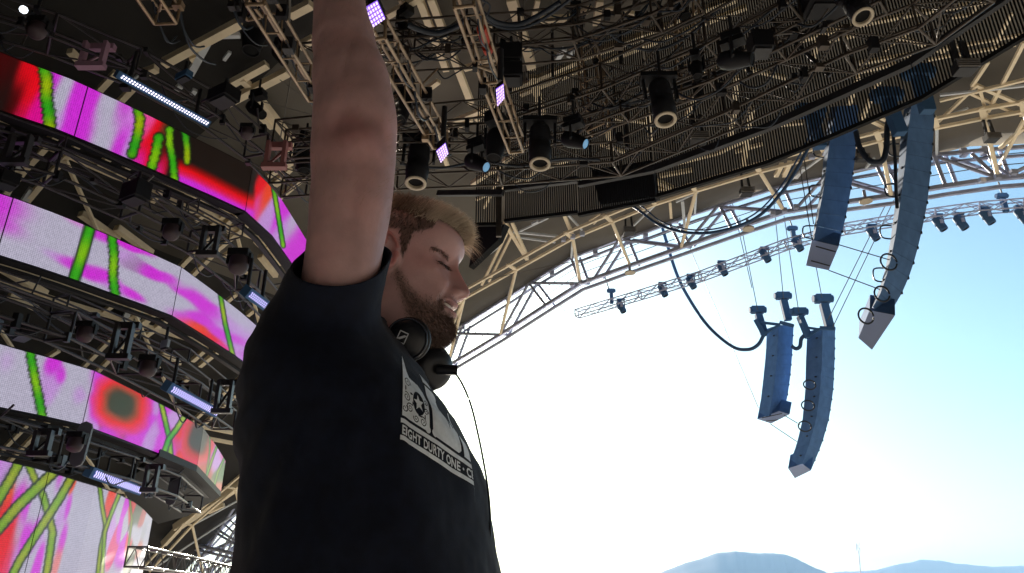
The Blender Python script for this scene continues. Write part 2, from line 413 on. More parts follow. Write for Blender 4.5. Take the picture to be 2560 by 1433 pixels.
# round anchor discs and node boxes under the low chord
def disc(par, c, r, h, m, name, ax=Vector((0, 0, 1))):
    return tube(par, c - ax * h / 2, c + ax * h / 2, r, m, name)
for px, py in ((1575,682),(1871,572),(2165,503),(2430,262),(2200,0)):
    q = at_f(px, py, 17.9); disc(arch, q, .16, .04, M_RIM, 'anchor_disc'); disc(arch, q + Vector((0, 0, .15)), .04, .3, M_ALUL, 'anchor_pin')
for px, py in ((1451,709),(1961,530),(2496,446),(1432,596),(2064,386)):
    q = at_f(px, py, 17.85 if py != 596 and py != 386 else 15.9)
    for k in range(3): box(arch, q + fs(0, -.3 + .3 * k, .05), (.13, .10, .12), M_ALUL, 'splice_block')
for px, py in ((1380,678),(1488,625),(1270,742),(1157,812),(1613,581),(1690,545),(2340,388),(2460,374),(2408,378)):
    box(arch, at_f(px, py + 4, 18.05), (.14, .14, .2), M_ALUL, 'clamp')
# inner trusses of the roof between arch and curtain: diagonals on the skin
for a in ((1262,556,1318,648,10,0),(1280,556,1318,640,8,0),(1280,580,1405,592,6,1),(1282,592,1388,606,5,1),(1267,582,1204,712,7,0),(1278,590,1222,704,6,0),
          (1411,538,1432,590,9,0),(1418,535,1455,575,5,1),(1473,552,1500,535,5,0),(1484,560,1510,535,4,0),(1300,578,1370,545,5,1),(1330,560,1345,553,6,1),
          (1230,610,1255,590,6,1),(1222,635,1245,617,6,1),(1205,648,1212,640,6,1),(1675,505,1678,545,7,0),(1706,502,1712,570,8,1),(1745,480,1690,505,6,1),
          (1940,440,1955,410,7,0),(1960,440,1975,405,7,0),(1990,445,2010,420,5,1),(2165,420,2185,395,6,1),(2150,370,2135,345,6,0),(2175,300,2230,328,7,0),(2190,290,2260,320,6,0),
          (2345,305,2440,215,8,0),(2430,215,2470,155,9,0),(2440,213,2640,300,9,0),(2428,235,2540,285,7,0),(2450,225,2470,300,8,0),(2560,105,2470,280,9,0),(2350,252,2600,190,9,0),
          (2350,238,2600,210,7,1),(2500,370,2560,320,9,0),(2490,430,2560,300,8,0),(2340,300,2420,270,5,1),(2550,290,2600,260,6,0)):
    roofbeam((a[0], a[1]), (a[2], a[3]), a[4], M_WHITE if a[5] else M_CREAM, .35)
# left foot of the arch
foot = thing('side_truss', 'pale lattice of the arch foot seen against the sky at lower left', 'truss', at_f(560, 1400, 18))
for x0, y0, x1, y1, r in ((446,1352,600,1388,.07),(450,1365,600,1400,.05),(585,1270,480,1433,.06),(600,1305,520,1433,.06),(540,1322,612,1366,.05),(536,1330,606,1372,.05),
                          (560,1310,600,1345,.04),(575,1300,606,1330,.03),(480,1400,612,1340,.04),(490,1433,600,1395,.05),(409,1433,446,1352,.08),(430,1433,460,1368,.06),(380,1400,446,1352,.05),
                          (545,1433,606,1300,.05),(380,1340,420,1325,.04)):
    tube(foot, at_f(x0, y0, 17.8), at_f(x1, y1, 17.8), r, M_ALUL, 'brace')

# ------------------------------------------------------------------ slatted curtain (vertical screens hung in front of the roof)
curt = thing('slatted_screen', 'long dark screen of upright slats hanging in facets below the roof', 'slatted screen', at_f(1920, 407, 10))
facets = [((1187,562,9.3),(1255,561,9.6)),((1262,553,9.75),(1445,531,10)),((1447,538,9.85),(1639,500,9.85)),((1643,491,10),(1920,407,10)),
          ((1920,407,10),(2064,348,10)),((2064,348,10),(2305,246,10)),((2305,246,10),(2560,92,9.9)),((2560,92,9.9),(2800,-70,9.6))]
for (x0, y0, f0), (x1, y1, f1) in facets:
    a, b = at_f(x0, y0, f0), at_f(x1, y1, f1)
    L = (b - a).length; npan = max(1, round(L / 1.15))
    for k in range(npan):
        p, q = a.lerp(b, k / npan), a.lerp(b, (k + 1) / npan)
        d = (q - p).normalized(); nrm = Vector((-d.y, d.x, 0)).normalized()
        ztop = min(roof_z(tofs(p)[1]), roof_z(tofs(q)[1])) - .35
        pan = bpy.data.objects.new('panel', None); pan.location = p - curt.location; link(pan, curt)
        V, F = [], []
        def addbox(c0, c1, hw, hd):  # bar from c0 to c1, half width along d (or z), half depth
            zz = (c1 - c0).normalized(); xx = d if abs(zz.z) > .5 else Vector((0, 0, 1))
            i0 = len(V)
            for c in (c0, c1):
                for sx, sy in ((-1, -1), (1, -1), (1, 1), (-1, 1)): V.append(c + xx * (hw * sx) + nrm * (hd * sy))
            for j in range(4): F.append((i0 + j, i0 + (j + 1) % 4, i0 + 4 + (j + 1) % 4, i0 + 4 + j))
            F.append((i0, i0 + 3, i0 + 2, i0 + 1)); F.append((i0 + 4, i0 + 5, i0 + 6, i0 + 7))
        ns = max(2, round((q - p).length / .041))
        for j in range(ns):
            c = p.lerp(q, (j + .5) / ns); t = Vector((c.x, c.y, ztop))
            addbox(c, t, .0115, .005)
        o = mesh_obj('slats', V, F, M_SLAT, None); o.parent = pan; o.matrix_basis = Matrix.Translation(-p); o['kind'] = 'stuff'
        o = beam(curt, p, q, .07, .06, M_SLAT, 'bottom_rail')
        for zz in np.arange(p.z + 1.15, ztop, 1.15):
            tube(curt, Vector((p.x, p.y, zz)) + nrm * .02, Vector((q.x, q.y, zz)) + nrm * .02, .010, M_WIRE, 'seam_bar', kind='wire')
# end leg of the curtain
beam(curt, at_f(1245, 470, 9.5), at_f(1247, 592, 9.5), .10, .06, M_ALU, 'end_post')
# black rails in front of the curtain
def rail(name, label, pxs, f, wx, m=M_DARK):
    P = [at_f(x, y, f) for x, y in pxs]; r_ = thing(name, label, 'rail', P[0])
    for i in range(len(P) - 1): beam(r_, P[i], P[i + 1], wx, wx * 1.2, m, 'beam')
    return r_
rail('black_rail', 'thick black rail running low across the slatted screen', [(1095,484),(1258,482)], 9.1, .085)
rail('black_rail', 'middle black rail stepping up in front of the slatted screen', [(1262,472),(1445,449)], 9.2, .085)
rail('black_rail', 'long curved black rail rising towards the upper right corner', [(1447,460),(1636,423),(1920,318),(2275,158),(2500,5),(2600,-70)], 9.3, .09)
rail('black_rail', 'upper black rail behind the hanging lamps', [(1480,284),(1765,198),(1915,134),(2120,35),(2200,-10)], 9.1, .07)
# dark hung box panels behind / in front of slats
o = thing('dark_panel', 'large black rectangular panel hanging at the middle of the slatted screen', 'panel', at_f(1560, 455, 10.5))
P = [at_f(*q, 10.5) for q in ((1478,425),(1630,400),(1640,492),(1500,512))]
V = P + [p + fs(.15, 0, 0) for p in P]
mesh_obj('board', V, [(0, 1, 2, 3), (7, 6, 5, 4), (0, 4, 5, 1), (1, 5, 6, 2), (2, 6, 7, 3), (3, 7, 4, 0)], M_SLAT, o)
tube(o, P[0], P[0] + Vector((0, 0, 2.4)), .02, M_WIRE, 'hanger'); tube(o, P[1], P[1] + Vector((0, 0, 2.2)), .02, M_WIRE, 'hanger')
o = thing('dark_panel', 'black corner panel under the left end of the slatted screen', 'panel', at_f(1210, 600, 9.8))
P = [at_f(*q, 9.8) for q in ((1192,565),(1262,560),(1245,600),(1172,668))]
V = P + [p + fs(.15, 0, 0) for p in P]
mesh_obj('board', V, [(0, 1, 2, 3), (7, 6, 5, 4), (0, 4, 5, 1), (1, 5, 6, 2), (2, 6, 7, 3), (3, 7, 4, 0)], M_SLAT, o)

# ------------------------------------------------------------------ lighting trusses inside
def zt(pxs, z): return [at_z(x, y, z) for x, y in pxs]
Z1 = 7.25
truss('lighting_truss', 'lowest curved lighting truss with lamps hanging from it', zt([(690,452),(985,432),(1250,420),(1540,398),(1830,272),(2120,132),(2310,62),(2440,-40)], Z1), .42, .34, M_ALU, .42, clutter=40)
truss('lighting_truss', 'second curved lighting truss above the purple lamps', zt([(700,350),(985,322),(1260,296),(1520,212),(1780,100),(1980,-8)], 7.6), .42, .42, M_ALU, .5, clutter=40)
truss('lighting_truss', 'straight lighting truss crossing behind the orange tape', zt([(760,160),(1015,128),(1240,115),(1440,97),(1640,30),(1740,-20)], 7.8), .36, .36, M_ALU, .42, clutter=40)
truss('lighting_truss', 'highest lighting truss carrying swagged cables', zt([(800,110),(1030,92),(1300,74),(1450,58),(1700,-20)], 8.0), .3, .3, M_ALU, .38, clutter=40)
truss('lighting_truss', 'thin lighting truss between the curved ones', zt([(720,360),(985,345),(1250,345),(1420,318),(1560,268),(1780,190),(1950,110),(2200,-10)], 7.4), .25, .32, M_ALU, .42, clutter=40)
truss('ladder_truss', 'ladder truss running from the raised arm to the lower purple lamp', [at_z(940,72,6.2), at_z(1100,350,6.6)], .18, .22, M_BRZ, .4, rc=.03, clutter=10, ladder=True)
truss('ladder_truss', 'ladder truss with orange tape above the middle purple lamp', [at_z(1160,-10,6.3), at_z(1225,185,6.5), at_z(1290,362,6.7)], .18, .22, M_BRZ, .4, rc=.03, clutter=10, ladder=True)
truss('ladder_truss', 'upright ladder truss hanging right of the middle purple lamp', [at_f(1465,100,8.4), at_f(1497,326,8.4)], .30, .2, M_BRZ, .5, rc=.028, clutter=10, ladder=True)
truss('ladder_truss', 'upright ladder truss hanging further right with a small end plate', [at_f(1718,-10,8.2), at_f(1718,232,8.2)], .26, .2, M_BRZ, .5, rc=.028, clutter=10, ladder=True)
truss('ladder_truss', 'ladder truss beside the black bagged lamp left of the arm', [at_z(640,-15,6.0), at_z(790,232,6.3)], .15, .2, M_BRZ, .4, clutter=10, ladder=True)
truss('ladder_truss', 'short ladder truss end poking in at the top left', [at_z(375,-25,6.6), at_z(418,40,6.6)], .22, .2, M_BRZ, .4, clutter=10, ladder=True)
truss('ladder_truss', 'short ladder truss at the top edge left of the bagged lamp', [at_z(598,-25,6.7), at_z(640,30,6.7)], .16, .18, M_BRZ, .4, clutter=10, ladder=True)
tape = thing('tape_wrap', 'orange red tape wrapped round the ladder truss chord', 'tape', at_z(1208, 85, 6.4))
for a, b in (((1203,70),(1213,105)),((1216,118),(1221,130))): tube(tape, at_z(*a, 6.36), at_z(*b, 6.36), .05, M_RED, 'wrap')
# random poles and droppers
for i, (x0, y0, x1, y1, f) in enumerate(((1549,40,1552,165,8.6),(1565,268,1567,372,8.6),(1380,60,1382,195,8.8),(1645,0,1648,90,8.7),(1835,80,1875,185,8.0),(1930,50,2075,190,8.5),(1275,110,1276,230,9),(2010,0,1990,70,8.7))):
    tube(roof, at_f(x0, y0, f), at_f(x1, y1, f), .028, M_DARK, 'dropper_pole')

# ------------------------------------------------------------------ swagged cables
def cable(label, pxs, f, r, m=M_CABLE, name='cable', z=None, group=None):
    P = [(at_f(x, y, f) if z is None else at_z(x, y, z)) for x, y in pxs]
    return tag(curve_tube(name, P, r, m), label, 'cable', group)
cable('thick blue black cable swooping over the sky from the slatted screen to the near speakers', [(1560,500),(1600,528),(1650,563),(1720,582),(1800,578),(1890,545),(1955,480),(2005,400),(2040,330),(2060,290)], 11.5, .028, M_BCAB)
cable('second strand clipped beside the thick swooping cable', [(1570,495),(1610,520),(1655,555),(1722,574),(1800,570),(1885,536),(1948,472),(1995,395),(2030,325)], 11.6, .014, M_BCAB)
cable('heavy cable hanging down to the far speakers', [(1640,510),(1662,590),(1690,680),(1720,742),(1770,815),(1830,866),(1870,874),(1895,862),(1908,840)], 19.5, .05, M_BCAB)
cable('black loop of cable between the two near speakers', [(2140,330),(2150,370),(2175,402),(2205,402),(2216,370),(2218,320),(2225,290)], 12.4, .05)
cable('thin cable hanging beside the right near speaker', [(2232,330),(2238,400),(2240,480),(2243,520)], 12.4, .03)
cable('short thick cable loop between the two far speakers', [(1980,866),(1990,872),(2000,866),(2003,848),(2012,838)], 20.5, .055, M_BCAB)
swag = 'cables swagged along the upper truss'
cable('black cable swag left of the orange tape', [(1020,62),(1060,78),(1100,82),(1150,62),(1170,40)], 0, .035, z=7.6)
cable('black cable swag right of the orange tape', [(1205,30),(1240,55),(1290,62),(1340,42),(1400,5)], 0, .03, z=7.6)
cable('thin second cable swag right of the orange tape', [(1195,35),(1250,68),(1310,68),(1370,40),(1430,-5)], 0, .02, z=7.6)
cable('thin black cable curling above the blue purple lamp', [(1205,0),(1225,15),(1215,40),(1200,30),(1215,5)], 0, .012, z=7.4)
cable('black cable sagging over the second curved truss', [(1500,60),(1560,110),(1640,125),(1720,90),(1800,20)], 0, .02, z=7.9)
cable('black cable lying along the lowest truss', [(1000,410),(1100,420),(1200,405),(1300,415),(1400,398),(1500,400)], 0, .02, z=7.15)

# ------------------------------------------------------------------ lamps
def frame_from(ax, up=Vector((0, 0, 1))):
    z = ax.normalized(); u = up if abs(z.dot(up)) < .95 else Vector((0, 1, 0))
    x = u.cross(z).normalized(); y = z.cross(x)
    return Matrix((x, y, z)).transposed()
LATHE = {}
def lathe(par, c, ax, prof, m, name, key, scale=1., seg=20):
    k = (key, m.name)
    if k not in LATHE:
        V, F = [], []
        for r, z in prof:
            for i in range(seg):
                a = 2 * math.pi * i / seg; V.append((r * math.cos(a), r * math.sin(a), z))
        for j in range(len(prof) - 1):
            for i in range(seg):
                i2 = (i + 1) % seg; F.append((j * seg + i, j * seg + i2, (j + 1) * seg + i2, (j + 1) * seg + i))
        me = bpy.data.meshes.new(key); me.from_pydata(V, [], F); me.update(); me.materials.append(m)
        me.polygons.foreach_set('use_smooth', [True] * len(me.polygons)); LATHE[k] = me
    o = bpy.data.objects.new(name, LATHE[k])
    M = Matrix.Translation(c) @ frame_from(ax).to_4x4() @ Matrix.Scale(scale, 4)
    return place(o, M, par)
P_BODY = [(0, -.5), (.16, -.5), (.24, -.42), (.26, -.3), (.25, -.28), (.27, -.1), (.25, -.08), (.26, .1), (.28, .12), (.27, .3), (.25, .32), (.26, .5), (.24, .5)]
P_BODY = [(r_ * .82, z_) for r_, z_ in P_BODY]
P_RING = [(.24, .49), (.255, .5), (.255, .52), (.185, .525), (.18, .50), (.18, .45)]
P_RING = [(r_ * .82, z_) for r_, z_ in P_RING]
P_HOLE = [(.185, .46), (.1, .45), (0, .44)]
P_HOLE = [(r_ * .82, z_) for r_, z_ in P_HOLE]
P_HEAD = [(0, -.42), (.14, -.42), (.22, -.34), (.25, -.15), (.23, 0), (.20, .2), (.17, .38), (.16, .42)]
P_LENS = [(.155, .405), (.12, .42), (.06, .425), (0, .43)]
P_LRIM = [(.16, .38), (.175, .40), (.175, .44), (.15, .44), (.15, .40)]
def spot_lamp(label, px, py, hpx, f, aim, kind='tube', z=None, m=None, cat='stage lamp', hang=True, name=None):
    p = at_f(px, py, f) if z is None else at_z(px, py, z)
    depth = (p - C0).dot(Vector((0, CP, SP))); S = hpx * depth / FPX
    m = m or M_PLAS
    r_ = thing(name or ('moving_head_lamp' if kind != 'tube' else 'cylinder_lamp'), label, cat, p)
    ax = Vector(aim).normalized()
    up = Vector((0, 0, 1))
    if kind == 'tube':
        lathe(r_, p, ax, P_BODY, m, 'body', 'lb', S)
        lathe(r_, p, ax, P_RING, M_RIM, 'front_ring', 'lr', S); lathe(r_, p, ax, P_HOLE, M_SLAT, 'lens', 'lh', S)
        side = frame_from(ax).col[0]
        top = p - ax * .35 * S + up * .25 * S
        for s in (-1, 1): beam(r_, p + side * (.30 * S * s), p + side * (.30 * S * s) - ax * (.55 * S), .05 * S, .1 * S, m, 'yoke_arm')
        box(r_, p - ax * .6 * S, (.7 * S, .3 * S, .12 * S), m, 'yoke_bridge', frame_from(ax))
    else:
        lathe(r_, p, ax, P_HEAD, m, 'body', 'hb', S); lathe(r_, p, ax, P_LRIM, m, 'lens_rim', 'hr', S)
        lathe(r_, p, ax, P_LENS, M_LENS if kind == 'blue' else M_SLAT, 'lens', 'hl', S)
        side = up.cross(ax).normalized()
        for s in (-1, 1): beam(r_, p + side * (.27 * S * s) - up * .08 * S, p + side * (.27 * S * s) + up * .5 * S, .06 * S, .16 * S, m, 'yoke_arm')
        box(r_, p + up * .55 * S, (.6 * S, .32 * S, .14 * S), m, 'yoke_bridge', frame_from(up, side))
        box(r_, p + up * .72 * S, (.5 * S, .36 * S, .2 * S), m, 'base', frame_from(up, side))
    if hang: tube(r_, p + up * .6 * S, p + up * (.6 * S + .35), .02, M_DARK, 'clamp')
    return r_
dn = (-.02, -.16, -1)
spot_lamp('black cylinder lamp with pale ring just right of the raised arm', 1045, 408, 128, 6.6, dn)
spot_lamp('black cylinder lamp with pale ring below the middle ladder trusses', 1350, 362, 126, 6.6, dn)
spot_lamp('black cylinder lamp with pale ring at the centre right of the slatted screen', 1655, 252, 132, 6.9, (.02, -.18, -1))
spot_lamp('black cylinder lamp with wide pale ring at the top edge, far right', 2135, 8, 126, 6.6, (.05, -.3, -1))
spot_lamp('moving head with blue lens hanging second from the raised arm', 1192, 408, 84, 6.7, (.75, -.45, -.65), 'blue')
spot_lamp('moving head with blue lens right of the upright ladder truss', 1436, 352, 84, 6.9, (.8, -.45, -.6), 'blue')
spot_lamp('large moving head with dark glass lens high over the screen', 1838, 150, 100, 6.7, (.85, -.5, -.35), 'dark')
spot_lamp('slim dark moving head with a bluish rim between two cylinder lamps', 1240, 362, 110, 6.6, (-.1, -.2, -1), 'dark')
spot_lamp('small grey moving head on the upright ladder truss', 1742, 175, 66, 7.0, (-.1, -.3, -1), 'dark')
spot_lamp('dark moving head below the end plate of the ladder truss', 1745, 235, 45, 8.0, (.1, -.3, -1), 'dark')
spot_lamp('tall dark lamp in a rain cover beside the forearm', 1003, 265, 118, 6.0, (-.05, -.2, -1), 'dark')
spot_lamp('black lamp hanging over the upper left of the purple lamp row', 1010, 70, 78, 7.2, (.3, -.3, -.8), 'dark')
spot_lamp('black lamp clamped over the orange tape', 1165, 95, 60, 7.2, (0, -.3, -1), 'dark')
spot_lamp('black lamp at the top centre beside hanging cables', 1440, 60, 72, 7.5, (0, -.2, -1), 'dark')
spot_lamp('wide black lamp at the top of the second upright ladder', 1700, 25, 80, 7.8, (.3, -.3, -1), 'dark')
spot_lamp('black lamp at the top right near the pale ring lamp', 2010, 30, 70, 7.6, (-.3, -.3, -1), 'dark')
spot_lamp('bulky black bagged lamp left of the raised arm', 636, 88, 125, 6.2, (0, -.1, -1), 'dark')
spot_lamp('black lamp hanging from the ladder truss left of the arm', 700, 140, 64, 6.4, (.5, -.1, -.8), 'dark')
spot_lamp('dark lamp over the blue lit light bar', 640, 275, 70, 6.0, (.6, -.2, -.6), 'dark')
spot_lamp('dark lamp beside the left edge of the raised arm', 758, 400, 90, 6.4, (.2, -.2, -1), 'dark')
M_DOM = mat('plum_tinted_housing', (.045, .028, .036), .6)
def dome(label, px, py, hpx, z):
    p = at_z(px, py, z); depth = (p - C0).dot(Vector((0, CP, SP))); S = .82 * hpx * depth / FPX
    r_ = thing('moving_head_lamp', label, 'stage lamp', p)
    ax = Vector((.1, -.35, -1)).normalized()
    lathe(r_, p, ax, [(0, .5), (.25, .5), (.36, .42), (.40, .25), (.40, -.1)], M_DOM, 'body', 'dome', S)
    lathe(r_, p, ax, [(.40, -.1), (.44, -.12), (.44, -.2), (.36, -.22), (.33, -.1)], M_PLAS, 'collar', 'domec', S)
    box(r_, p + Vector((0, 0, .35 * S)), (.85 * S, .7 * S, .3 * S), M_PLAS, 'base')
    for s in (-1, 1): box(r_, p + Vector((.46 * S * s, 0, .12 * S)), (.08 * S, .25 * S, .5 * S), M_PLAS, 'yoke_arm')
dome('plum dome lamp glowing white at the top left corner', 95, 72, 66, 7.3)
dome('plum dome lamp under the top screen band, centre', 430, 575, 62, 5.6)
dome('plum dome lamp left of the short sleeve', 598, 655, 74, 5.4)
dome('plum dome lamp right of the blue lit bar', 618, 330, 46, 6.6)
dome('plum dome lamp below the second screen band', 372, 915, 62, 3.95)
dome('plum dome lamp below the second screen band at left', 215, 830, 60, 4.2)
dome('plum dome lamp between the lowest two screen bands', 190, 1105, 58, 3.15)
wl = spot_lamp('round white glowing lamp at the top left corner', 88, 42, 36, 0, (.2, -.8, -.4), 'dark', z=7.7)
M_GLOW = mat('white_lamp_glow', (1, 1, 1), .5, emis=(.8, .9, 1), es=3 * KE)
p = at_z(88, 42, 7.7); disc(wl, p + Vector((.02, -.22, -.1)), .045, .03, M_GLOW, 'glowing_lens', Vector((.2, -.8, -.4)).normalized())

# square LED blinders
M_UV = mat('violet_led_face', (.1, .05, .2), .4, emis=(.22, .08, .85), es=.9 * KE)
M_LED = mat('violet_led_dot', (.5, .4, .8), .4, emis=(.75, .55, 1), es=1.6 * KE)
def blinder(label, corners, z):
    xc, yc = sum(q[0] for q in corners) / 4, sum(q[1] for q in corners) / 4
    P = [at_z(xc + (x - xc) * 1.3, yc + (y - yc) * 1.2, z) for x, y in corners]        # drawn as a quad: top, right, bottom, left
    c = sum(P, Vector()) / 4; nrm = (P[1] - P[0]).cross(P[3] - P[0]).normalized()
    if nrm.dot(C0 - c) < 0: nrm = -nrm
    dep = (c - C0).dot(Vector((0, CP, SP)))
    # square up in depth: give the face a tilt towards the stage
    r_ = thing('led_blinder', label, 'LED lamp', c)
    T = (P[1] - P[0]).length
    Q = [p - nrm * T * .55 + (p - c) * -.12 for p in P]
    V = P + Q
    mesh_obj('housing', V, [(4, 5, 6, 7), (0, 4, 5, 1), (1, 5, 6, 2), (2, 6, 7, 3), (3, 7, 4, 0)], M_PLAS, r_)
    mesh_obj('face', [p - nrm * .004 for p in P], [(0, 1, 2, 3)], M_UV, r_)
    V, F = [], []
    for i in range(5):
        for j in range(5):
            u, v = (i + .5) / 5, (j + .5) / 5
            q = P[0].lerp(P[1], u).lerp(P[3].lerp(P[2], u), v); i0 = len(V)
            ex, ey = (P[1] - P[0]) * .065, (P[3] - P[0]) * .065
            for sx, sy in ((-1, -1), (1, -1), (1, 1), (-1, 1)): V.append(q + ex * sx + ey * sy + nrm * .006)
            F.append((i0, i0 + 1, i0 + 2, i0 + 3))
    o = mesh_obj('led_dots', V, F, M_LED, r_); o['kind'] = 'stuff'
    tube(r_, c - nrm * T * .5 + Vector((0, 0, .1)), c - nrm * T * .5 + Vector((0, 0, .5)), .03, M_DARK, 'bracket')
blinder('violet square LED lamp at the top edge beside the forearm', [(917,22),(942,6),(958,45),(934,64)], 5.6)
blinder('violet diamond LED lamp in the middle of the ladder trusses', [(1242,225),(1257,214),(1259,244),(1245,262)], 5.8)
blinder('violet diamond LED lamp nearest the hair of the man', [(1094,378),(1112,361),(1118,383),(1103,404)], 5.7)

# LED bars
M_BARB = mat('led_bar_dot', (.8, .8, .9), .4, emis=(.85, .8, 1), es=2.2 * KE)
M_BARV = mat('led_bar_violet_dot', (.6, .6, .9), .4, emis=(.42, .38, .85), es=1.3 * KE)
def led_bar(label, a, b, z, wpx, rows, n, md):
    P, Q = at_z(*a, z), at_z(*b, z); dep = ((P + Q) / 2 - C0).dot(Vector((0, CP, SP))); W = wpx * dep / FPX
    d = (Q - P).normalized(); v = ((P + Q) / 2 - C0).normalized(); sdv = d.cross(v).normalized(); nrm = sdv.cross(d).normalized()
    if nrm.dot(v) > 0: nrm = -nrm
    r_ = thing('led_bar', label, 'LED bar', P)
    M = Matrix((d * (Q - P).length * 1.06, sdv * W * 2.0, nrm * .12)).transposed().to_4x4(); M.translation = (P + Q) / 2 - nrm * .075
    o = bpy.data.objects.new('housing', unit('box', M_FIX)); place(o, M, r_)
    V, F = [], []
    for i in range(n):
        for j in range(rows):
            c = P.lerp(Q, (i + .5 + .25 * (j % 2)) / n) + sdv * W * ((j + .5) / rows - .5) * 1.1 + nrm * .004
            e = (Q - P).length / n * .34; i0 = len(V)
            for k in range(6):
                an = k * math.pi / 3; V.append(c + d * e * math.cos(an) + sdv * e * math.sin(an))
            F.append(tuple(range(i0, i0 + 6)))
    o = mesh_obj('led_dots', V, F, md, r_); o['kind'] = 'stuff'
    for t in (.12, .88):
        q = P.lerp(Q, t); tube(r_, q - nrm * .1, q - nrm * .1 + Vector((0, 0, .45)), .025, M_DARK, 'bracket')
led_bar('long bright white LED bar above the top screen band', (302,190), (520,310), 7.15, 10, 2, 34, M_BARB)
led_bar('small violet LED bar partly hidden by the sleeve', (625,735), (672,770), 4.7, 14, 3, 12, M_BARV)
led_bar('violet LED bar over the right end of the third screen band', (430,972), (545,1034), 3.9, 13, 3, 26, M_BARV)
led_bar('violet LED bar over the lowest screen wall', (236,1184), (355,1228), 3.0, 13, 3, 26, M_BARV)

# ------------------------------------------------------------------ LED ring screens
M_SCR = bpy.data.materials.new('led_screen'); M_SCR.use_nodes = True
t = M_SCR.node_tree; b = t.nodes['Principled BSDF']; b.inputs['Base Color'].default_value = (.01, .01, .01, 1); b.inputs['Roughness'].default_value = .5
at = t.nodes.new('ShaderNodeVertexColor'); at.layer_name = 'picture'
uvn = t.nodes.new('ShaderNodeUVMap')
mp = t.nodes.new('ShaderNodeVectorMath'); mp.operation = 'MULTIPLY'; mp.inputs[1].default_value = (1, 1, 1)
t.links.new(uvn.outputs[0], mp.inputs[0])
sx = t.nodes.new('ShaderNodeSeparateXYZ'); t.links.new(mp.outputs[0], sx.inputs[0])
def sinn(sock, k):
    m1 = t.nodes.new('ShaderNodeMath'); m1.operation = 'MULTIPLY'; m1.inputs[1].default_value = k; t.links.new(sock, m1.inputs[0])
    m2 = t.nodes.new('ShaderNodeMath'); m2.operation = 'SINE'; t.links.new(m1.outputs[0], m2.inputs[0]); return m2.outputs[0]
a1, a2 = sinn(sx.outputs[0], 2 * math.pi / .026), sinn(sx.outputs[1], 2 * math.pi / .026)
ad = t.nodes.new('ShaderNodeMath'); ad.operation = 'ADD'; t.links.new(a1, ad.inputs[0]); t.links.new(a2, ad.inputs[1])
wn = t.nodes.new('ShaderNodeTexWhiteNoise'); wn.noise_dimensions = '2D'
sn = t.nodes.new('ShaderNodeVectorMath'); sn.operation = 'SNAP'; sn.inputs[1].default_value = (.02, .02, .02)
t.links.new(mp.outputs[0], sn.inputs[0]); t.links.new(sn.outputs[0], wn.inputs['Vector'])
ad2 = t.nodes.new('ShaderNodeMath'); ad2.operation = 'MULTIPLY_ADD'; ad2.inputs[1].default_value = .16; ad2.inputs[2].default_value = .92
t.links.new(ad.outputs[0], ad2.inputs[0])
ad3 = t.nodes.new('ShaderNodeMath'); ad3.operation = 'MULTIPLY_ADD'; ad3.inputs[1].default_value = .22
t.links.new(wn.outputs['Value'], ad3.inputs[0]); 
sb = t.nodes.new('ShaderNodeMath'); sb.operation = 'SUBTRACT'; sb.inputs[1].default_value = .11; t.links.new(ad2.outputs[0], sb.inputs[0]); t.links.new(sb.outputs[0], ad3.inputs[2])
es_ = t.nodes.new('ShaderNodeMath'); es_.operation = 'MULTIPLY'; es_.inputs[1].default_value = 1.0 * KE; t.links.new(ad3.outputs[0], es_.inputs[0])
t.links.new(at.outputs[0], b.inputs['Emission Color']); t.links.new(es_.outputs[0], b.inputs['Emission Strength'])

